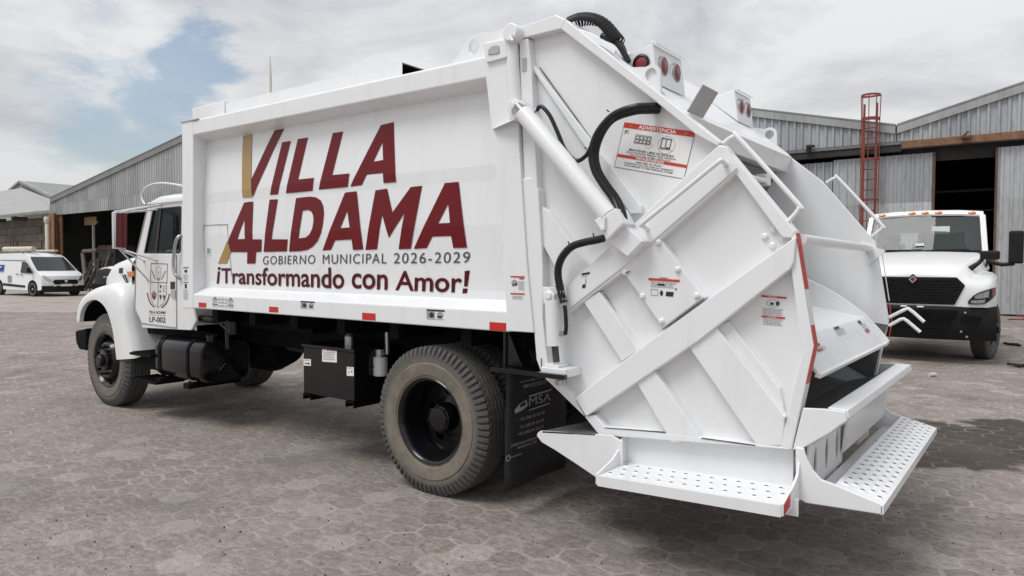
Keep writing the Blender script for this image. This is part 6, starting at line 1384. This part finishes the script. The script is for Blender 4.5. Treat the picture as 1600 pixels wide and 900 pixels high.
for y, r, xa_, xb_ in ((-0.45, 0.12, -3.4, -0.85), (0.55, 0.05, -3.4, -0.7), (0.40, 0.05, -3.4, -0.6)): mb = MB(); mb.tube([(xa_, y, 2.10+r), (xb_, y, 2.10+r)], r, 14); mb.tube([(xb_-0.9, y, 2.10+r), (xb_-0.87, y, 2.1+r)], r*1.06, 14); obj('pipe_carrier', mb, 'pvc_cream', rack, local=True, smooth=40)

# ------------------------------------------------------------------ white truck facing out of the yard
tw = G(1538, 560.5)
mv = thing('parked_truck', 'white truck with a black grille facing the yard in front of the hangar', 'truck', (tw.x-1.02, tw.y, 0), math.radians(3))
def mobj(name, mb, mat, parent=None, **k): return obj(name, mb, mat, parent or mv, local=True, **k)
def sec(y, hw, zl_, zf, wt, zt_, crown=0.02):
    h = [(hw, zl_), (hw+0.01, (zl_+zf)/2), (hw-0.01, zf-0.06), (hw-0.07, zf), (wt+0.10, zf+0.03), (wt, zt_-0.05), (wt-0.10, zt_-0.005), (wt*0.4, zt_+crown*0.8)]
    return [(x, y, z) for x, z in h]+[(0, y, zt_+crown)]+[(-x, y, z) for x, z in h[::-1]]
mb = MB(); mb.grid([sec(-1.285, 0.90, 0.95, 1.24, 0.60, 1.44), sec(-1.27, 0.96, 0.95, 1.28, 0.62, 1.47), sec(-1.235, 1.04, 0.95, 1.32, 0.64, 1.50), sec(-1.10, 1.11, 0.95, 1.38, 0.68, 1.56), sec(-0.9, 1.15, 0.95, 1.43, 0.73, 1.61), sec(-0.6, 1.17, 0.95, 1.47, 0.78, 1.68), sec(0.0, 1.18, 0.95, 1.50, 0.88, 1.78), sec(0.45, 1.10, 0.95, 1.52, 0.94, 1.85), sec(0.62, 1.02, 0.95, 1.55, 0.96, 1.87)])
c_ = sec(-1.285, 0.90, 0.95, 1.24, 0.60, 1.44); mb.add(c_, [tuple(range(len(c_)))]); hoodm = mobj('hood', mb, 'cab_white', smooth=38)
mb = MB(); mb.prism([(x, -1.30, z) for x, z in ((-0.74, 1.30), (-0.62, 1.43), (0.62, 1.43), (0.74, 1.30), (0.60, 0.98), (-0.60, 0.98))], (0, 0.12, 0)); gr = mobj('grille', mb, 'plastic_black', hoodm, bevel=0.012)
rgm = random.Random(2)
for r_ in range(9):
    z = 1.01+r_*0.046; hwid = 0.60+ (z-0.98)*0.40 if z < 1.3 else 0.66
    mb = MB()
    for k in range(22): x = -hwid+2*hwid*(k+0.5)/22; mb.box((x-hwid/27, -1.318, z-0.014), (x+hwid/27, -1.30, z+0.014))
    mobj('grille_mesh', mb, 'black_paint', hoodm)
mb = MB(); mb.prism([(0, -1.34, 1.39+0.095), (0.085, -1.34, 1.39), (0, -1.34, 1.295), (-0.085, -1.34, 1.39)], (0, 0.03, 0), 'plastic_black'); mb.prism([(0, -1.352, 1.455), (0.06, -1.352, 1.39), (0, -1.352, 1.325), (-0.06, -1.352, 1.39)], (0, 0.012, 0)); mb.prism([(0, -1.356, 1.43), (0.038, -1.356, 1.39), (0, -1.356, 1.35), (-0.038, -1.356, 1.39)], (0, 0.005, 0), 'print_red'); mobj('badge', mb, 'chrome', hoodm)
for sd in (-1, 1):
    mb = MB(); mb.bar((sd*0.05, -1.17, 1.522), (sd*0.24, -1.17, 1.515), 0.02, 0.025); mobj('hood_vent', mb, 'grey_plate', hoodm)
    def sy(x): 
        pt = [(0.0, -1.30), (0.95, -1.30), (1.05, -1.235), (1.12, -1.10), (1.16, -0.9), (1.18, -0.6)]
        for (xa, ya_), (xb, yb_) in zip(pt, pt[1:]):
            if x <= xb: return ya_+(yb_-ya_)*(x-xa)/(xb-xa)
        return -0.6
    def strip(nm, lo, up, mat, off, th=0.03):
        xs_ = [p[0] for p in lo]; mb = MB()
        f = [(sd*(x+off*0.6), sy(x)-off, z) for x, z in lo]; g_ = [(sd*(x+off*0.6), sy(x)-off, z) for x, z in up]
        fb = [(sd*x, sy(x)+th, z) for x, z in lo]; gb = [(sd*x, sy(x)+th, z) for x, z in up]
        mb.grid([fb, f, g_, gb]); mb.add([fb[0], f[0], g_[0], gb[0]], [(0, 1, 2, 3)]); mb.add([fb[-1], f[-1], g_[-1], gb[-1]], [(0, 1, 2, 3)]); mobj(nm, mb, mat, hoodm)
    X6 = (0.78, 0.85, 0.92, 1.0, 1.06, 1.11, 1.145)
    strip('headlight', list(zip(X6, (1.005, 1.0, 1.0, 1.01, 1.05, 1.10, 1.15))), list(zip(X6, (1.05, 1.14, 1.19, 1.225, 1.245, 1.262, 1.272))), 'black_paint', 0.014)
    strip('headlight_lens', list(zip((0.86, 0.92, 1.0, 1.05), (1.09, 1.095, 1.105, 1.12))), list(zip((0.86, 0.92, 1.0, 1.05), (1.13, 1.172, 1.205, 1.225))), 'headlamp', 0.022)
    strip('headlight_lens', list(zip((0.81, 0.88, 0.95, 1.0), (1.018, 1.015, 1.018, 1.03))), list(zip((0.81, 0.88, 0.95, 1.0), (1.06, 1.068, 1.075, 1.085))), 'headlamp', 0.022)
    strip('marker_lens', list(zip((1.085, 1.11, 1.135), (1.11, 1.13, 1.16))), list(zip((1.085, 1.11, 1.135), (1.245, 1.253, 1.26))), 'lens_red', 0.022)
# bumper with air dam
def bsec(y, hw, z0, z1): return [(x, y+0.22*(abs(x)/1.2)**3, z) for x in (-hw, -0.9, -0.5, 0, 0.5, 0.9, hw) for z in (z0,)]
mb = MB(); yy = -1.36
mb.grid([[(x, yy+0.26*(abs(x)/1.2)**3+d, z) for x in (-1.18, -1.0, -0.7, -0.3, 0.3, 0.7, 1.0, 1.18)] for z, d in ((0.96, 0.18), (0.955, 0.02), (0.90, 0.0), (0.62, 0.0), (0.48, 0.05), (0.40, 0.12), (0.40, 0.3))]); bum = mobj('bumper', mb, 'plastic_black', smooth=40)
mb = MB(); mb.prism([(x, yy-0.01, z) for x, z in ((-0.66, 0.90), (0.66, 0.90), (0.50, 0.58), (-0.50, 0.58))], (0, 0.1, 0)); mobj('air_dam', mb, 'black_matte', bum, bevel=0.01)
for sd in (-1, 1):
    mb = MB(); mb.prism([(sd*x, yy+0.03, z) for x, z in ((0.70, 0.82), (0.98, 0.80), (0.95, 0.70), (0.70, 0.68))], (0, 0.05, 0)); mobj('fog_recess', mb, 'black_matte', bum)
    for x, z in ((0.75, 0.86), (0.70, 0.55), (0.78, 0.47)): mb = MB(); mb.lathe([(0, -0.03), (0.018, -0.025), (0.02, 0)], 10, (sd*x, yy+0.06, z)); mobj('bumper_bolt', mb, 'steel', bum)
for x in (-0.12, 0.12): mb = MB(); mb.box((x-0.05, yy-0.01, 0.925), (x+0.05, yy+0.02, 0.95)); mobj('plate_lamp', mb, 'sticker_white', bum, bevel=0.008)
# cab
cabm = MB(); zc0, zc1 = 1.86, 2.54
cs = [(0.62, 0.95), (0.62, 1.86), (1.02, 2.56), (1.15, 2.64), (2.1, 2.70), (2.35, 2.62), (2.4, 0.95)]
for sd in (-1, 1):
    w0, w1 = 1.02, 0.93
    def px_(y, z): return sd*(w0 if z < 1.9 else w0-(w0-w1)*(z-1.9)/0.75)
    outer = [Vector((px_(y, z), y, z)) for y, z in cs]; wn_ = [Vector((px_(y, z), y, z)) for y, z in ((0.92, 1.72), (1.22, 2.45), (1.95, 2.48), (1.98, 1.70))]
    cabm.add(outer, [tuple(range(len(outer)))]) if False else cabm.plate([outer, wn_], (-sd*0.03, 0, 0))
mb = cabm; mb.prism([(-0.98, 2.36, 0.95), (0.98, 2.36, 0.95), (0.98, 2.36, 1.7), (-0.98, 2.36, 1.7)], (0, 0.03, 0)); mb.prism([(-0.93, 2.36, 2.3), (0.93, 2.36, 2.3), (0.90, 2.36, 2.62), (-0.90, 2.36, 2.62)], (0, 0.03, 0))
for sd in (-1, 1): mb.box((sd*0.62, 2.36, 1.7), (sd*0.97, 2.39, 2.3))
cabo = mobj('cab', mb, 'cab_white')
mb = MB(); mb.grid([[(x*w, y, z+0.05*(1-abs(x)**2.5)) for x in (-1, -0.93, -0.6, 0, 0.6, 0.93, 1)] for y, z, w in ((1.00, 2.53, 0.945), (0.99, 2.56, 0.945), (1.05, 2.61, 0.94), (1.2, 2.645, 0.935), (2.1, 2.69, 0.93), (2.38, 2.60, 0.92))]); mobj('roof', mb, 'cab_white', cabo, smooth=40)
mb = MB(); rowsg = []
for t in (0, 0.5, 1): y = 0.66+0.36*t; z = 1.87+0.67*t; w = 0.965-0.05*t; rowsg.append([(x*w, y-0.10*(1-x*x)*(1-0.3*t), z) for x in (-1, -0.75, -0.4, 0, 0.4, 0.75, 1)])
mb.grid(rowsg); mobj('windshield', mb, 'screen_glass', cabo, smooth=40)
for sd in (-1, 1): mb = MB(); mb.bar((sd*0.985, 0.64, 1.86), (sd*0.925, 1.02, 2.56), 0.09, 0.06); mobj('pillar', mb, 'cab_white', cabo, bevel=0.01)
mb = MB(); mb.bar((-0.93, 0.61, 1.885), (0.93, 0.61, 1.885), 0.10, 0.03); mb.bar((-0.7, 0.54, 1.90), (0.0, 0.50, 1.915), 0.015, 0.02); mb.bar((0.05, 0.52, 1.90), (0.75, 0.55, 1.915), 0.015, 0.02); mobj('wiper', mb, 'plastic_black', cabo)
mb = MB(); mb.box((-0.95, 0.7, 1.0), (0.95, 0.98, 1.80)); mobj('dashboard', mb, 'black_matte', cabo, bevel=0.04)
for x in (-0.62, -0.05, 0.45): mb = MB(); mb.box((x-0.22, 1.8, 1.2), (x+0.22, 1.95, 2.05)); mb.box((x-0.13, 1.8, 2.05), (x+0.13, 1.92, 2.28)); mobj('seat', mb, 'seat_grey', cabo, bevel=0.05)
mb = MB(); mb.box((0.13, 0.80, 2.22), (0.42, 0.81, 2.36)); mobj('paper_notice', mb, 'paper_pale', cabo)
mb = MB(); mb.box((-0.12, 0.60, 1.99), (0.02, 0.605, 2.04)); mobj('window_tag', mb, 'sticker_white', cabo)
for x in (-0.74, -0.22, 0.0, 0.22, 0.76):
    mb = MB(); mb.lathe([(0.06, 0.0), (0.055, 0.02), (0.03, 0.035), (0, 0.037)], 14, (0, 0, 0), 'z'); me = mb.mesh('marker_light', 'lens_amber'); fixn(me)
    o = obj('marker_light', me, None, cabo, local=True, loc=(x, 1.02, 2.575+0.05*(1-abs(x)**2.5)), rot=(math.radians(62), 0, 0)); o.scale = (1.15, 0.6, 1)
for sd in (-1, 1):
    mb = MB(); mb.tube([(sd*1.0, 0.75, 1.70), (sd*1.25, 0.55, 1.64), (sd*1.42, 0.5, 1.66)], 0.035, 8); mobj('mirror_arm', mb, 'plastic_black', cabo, smooth=50)
    mb = MB(); mb.box((sd*1.33, 0.42, 1.66), (sd*1.55, 0.54, 2.24)); mobj('wing_mirror', mb, 'plastic_black', cabo, bevel=0.035, seg=3)
    mb = MB(); mb.tube([(sd*0.78, -0.72, 1.56), (sd*0.90, -0.66, 1.66), (sd*0.98, -0.62, 1.76)], [0.05, 0.035, 0.03], 8); mobj('mirror_stalk', mb, 'plastic_black', hoodm, smooth=50)
    mb = MB(); mb.box((sd*0.92, -0.70, 1.72), (sd*1.20, -0.58, 1.87)); mobj('hood_mirror', mb, 'plastic_black', hoodm, bevel=0.035, seg=3)
    mb = MB(); mb.prism([(sd*1.0, 0.2, 1.60), (sd*1.0, 0.4, 1.62), (sd*1.0, 0.42, 1.76), (sd*1.0, 0.28, 1.74)], (sd*0.03, 0, 0)); mobj('hood_intake', mb, 'black_matte', hoodm)
rim_mv = rim_front
for x, y, st in ((1.02, 0, 0), (-1.02, 0, 0), (1.0, 4.6, 0), (-1.0, 4.6, 0)):
    w_ = empty('wheel', (x, y, 0.517), (-math.pi/2 if x < 0 else math.pi/2) + (math.radians(-12) if y == 0 else 0), mv, local=True)
    obj('tyre', ty_black, None, w_, local=True); obj('rim', rim_mv, None, w_, local=True); obj('hub', hub_front, None, w_, local=True)
mb = MB(); mb.box((-0.45, -1.0, 0.62), (-0.35, 6.2, 0.88)); mb.box((0.35, -1.0, 0.62), (0.45, 6.2, 0.88)); mb.box((-0.9, -0.1, 0.42), (0.9, 0.05, 0.55)); mb.box((-0.8, -0.8, 0.55), (0.8, 2.3, 1.0)); mobj('chassis_frame', mb, 'black_matte')

# ------------------------------------------------------------------ second truck half hidden by the cab: white hood, black grille
bp = Vector((-31.0, 14.5, 0))
bt = thing('parked_truck', 'white truck with a black front showing past the hood of the garbage truck', 'truck', bp, 0)
mb = MB(); mb.grid([[(x, y+0.0, z) for x, z in ((-0.8, 0.7), (-0.82, 1.25), (-0.72, zt_), (0, zt_+0.06), (0.72, zt_), (0.82, 1.25), (0.8, 0.7))] for y, zt_ in ((-0.9, 1.30), (-0.75, 1.38), (1.5, 1.56))]); h2 = obj('hood', mb, 'cab_white', bt, local=True, smooth=40)
mb = MB(); mb.box((-0.72, -0.96, 0.75), (0.72, -0.86, 1.27)); obj('grille', mb, 'plastic_black', bt, local=True, bevel=0.02)
for x in (-0.12, 0.12): mb = MB(); mb.box((x-0.05, -0.98, 0.98), (x+0.05, -0.95, 1.02)); obj('plate_lamp', mb, 'sticker_white', bt, local=True)
mb = MB(); mb.box((-0.95, -1.1, 0.4), (0.95, -0.85, 0.72)); obj('bumper', mb, 'black_matte', bt, local=True, bevel=0.03)
mb = MB(); mb.prism([(-0.85, 1.5, 0.6), (-0.85, 1.5, 1.55), (-0.85, 2.05, 2.2), (-0.85, 3.0, 2.25), (-0.85, 3.1, 0.6)], (1.7, 0, 0)); obj('cab', mb, 'cab_white', bt, local=True, bevel=0.05)
mb = MB(); mb.prism([(-0.75, 1.56, 1.62), (0.75, 1.56, 1.62), (0.72, 1.98, 2.12), (-0.72, 1.98, 2.12)], (0, -0.02, 0)); obj('windshield', mb, 'van_glass', bt, local=True)
for x, y in ((-0.85, -0.2), (0.85, -0.2), (-0.85, 4.4), (0.85, 4.4)):
    w_ = empty('wheel', (x, y, 0.335), -math.pi/2 if x < 0 else math.pi/2, bt, local=True); obj('tyre', tyv, None, w_, local=True); obj('rim', rimv, None, w_, local=True)
mb = MB(); mb.box((-0.8, 3.15, 0.65), (0.8, 5.3, 1.2)); obj('cargo_bed', mb, 'cab_white', bt, local=True, bevel=0.03)

# ------------------------------------------------------------------ litter
q = G(1452, 589); mb = MB(); mb.lathe([(0, 0), (0.03, 0), (0.033, 0.01), (0.028, 0.04), (0.033, 0.075), (0.03, 0.11), (0, 0.11)], 12, (0, 0, 0), 'x'); tag(obj('crushed_can', mb, 'litter_pale', smooth=40, loc=(q.x, q.y, 0.03), rot=(0, 0, 0.9)), 'small crushed can lying between the two trucks', 'can')
def twigs(u, v, n, lab, mat, w, seed, grp=None):
    rg_ = random.Random(seed); q = G(u, v); mb = MB()
    pts = [Vector((q.x+rg_.uniform(-w, w), q.y+rg_.uniform(-w*0.7, w*0.7), 0.02+0.03*rg_.random())) for k in range(n)]
    mb.tube(spline(pts, 4), 0.022, 6); tag(obj('scrap_strip', mb, mat, smooth=60), lab, 'scrap', grp)
twigs(1582, 540, 9, 'tangle of black rubber strip on the ground beside the parked truck wheel', 'litter_dark', 0.16, 1)
twigs(1588, 574, 6, 'short twist of dark strip on the ground before the hangar', 'litter_dark', 0.14, 2)
for i, (u0, v0, u1, v1) in enumerate(((1568, 500, 1640, 498), (1572, 492, 1650, 503))):
    a, b = G(u0, v0), G(u1, v1); rg_ = random.Random(i); mb = MB(); mb.tube(spline([a.lerp(b, k/7)+Vector((rg_.uniform(-.3, .3), rg_.uniform(-.6, .6), 0.02)) for k in range(8)], 4), 0.02, 6); tag(obj('cable', mb, 'red_oxide', smooth=60), ['red cable lying across the hangar doorway apron', 'red cable looped near the foot of the hangar door'][i], 'cable')

# guessed red gate added out of view to give the cab mirror its red
gt = thing('added_red_gate', 'guessed red sheet-metal gate added out of view to redden the cab mirror', 'gate', (7.2, -0.2, 0))
for k in range(5):
    y0_ = -2.6+k*1.0; mb = MB(); pts = []
    for j in range(4): s0 = y0_+j*0.25; pts += [(0, s0), (0, s0+0.1), (-0.03, s0+0.13), (-0.03, s0+0.2), (0, s0+0.23)]
    mb.grid([[(7.2+d, y, z) for d, y in pts+[(0, y0_+1.0)]] for z in (0.1, 2.6)]); obj('sheet', mb, 'gate_red', gt)
for y in (-2.65, 2.45): mb = MB(); mb.box((7.15, y-0.05, 0), (7.27, y+0.05, 2.7)); obj('gate_post', mb, 'gate_red', gt)
for z in (0.15, 1.3, 2.55): mb = MB(); mb.box((7.21, -2.6, z-0.04), (7.27, 2.4, z+0.04)); obj('gate_rail', mb, 'gate_red', gt)
# pale strip added for the line where the pavers change
a, b = G(-80, 557.5), G(150, 544); mb = MB(); d = (b-a).normalized(); n = Vector((-d.y, d.x, 0))*0.035
mb.add([a-n+Vector((0, 0, 0.004)), b-n+Vector((0, 0, 0.004)), b+n+Vector((0, 0, 0.004)), a+n+Vector((0, 0, 0.004))], [(0, 1, 2, 3)]); o = obj('paver_change_line', mb, 'pale_line'); struct(o)
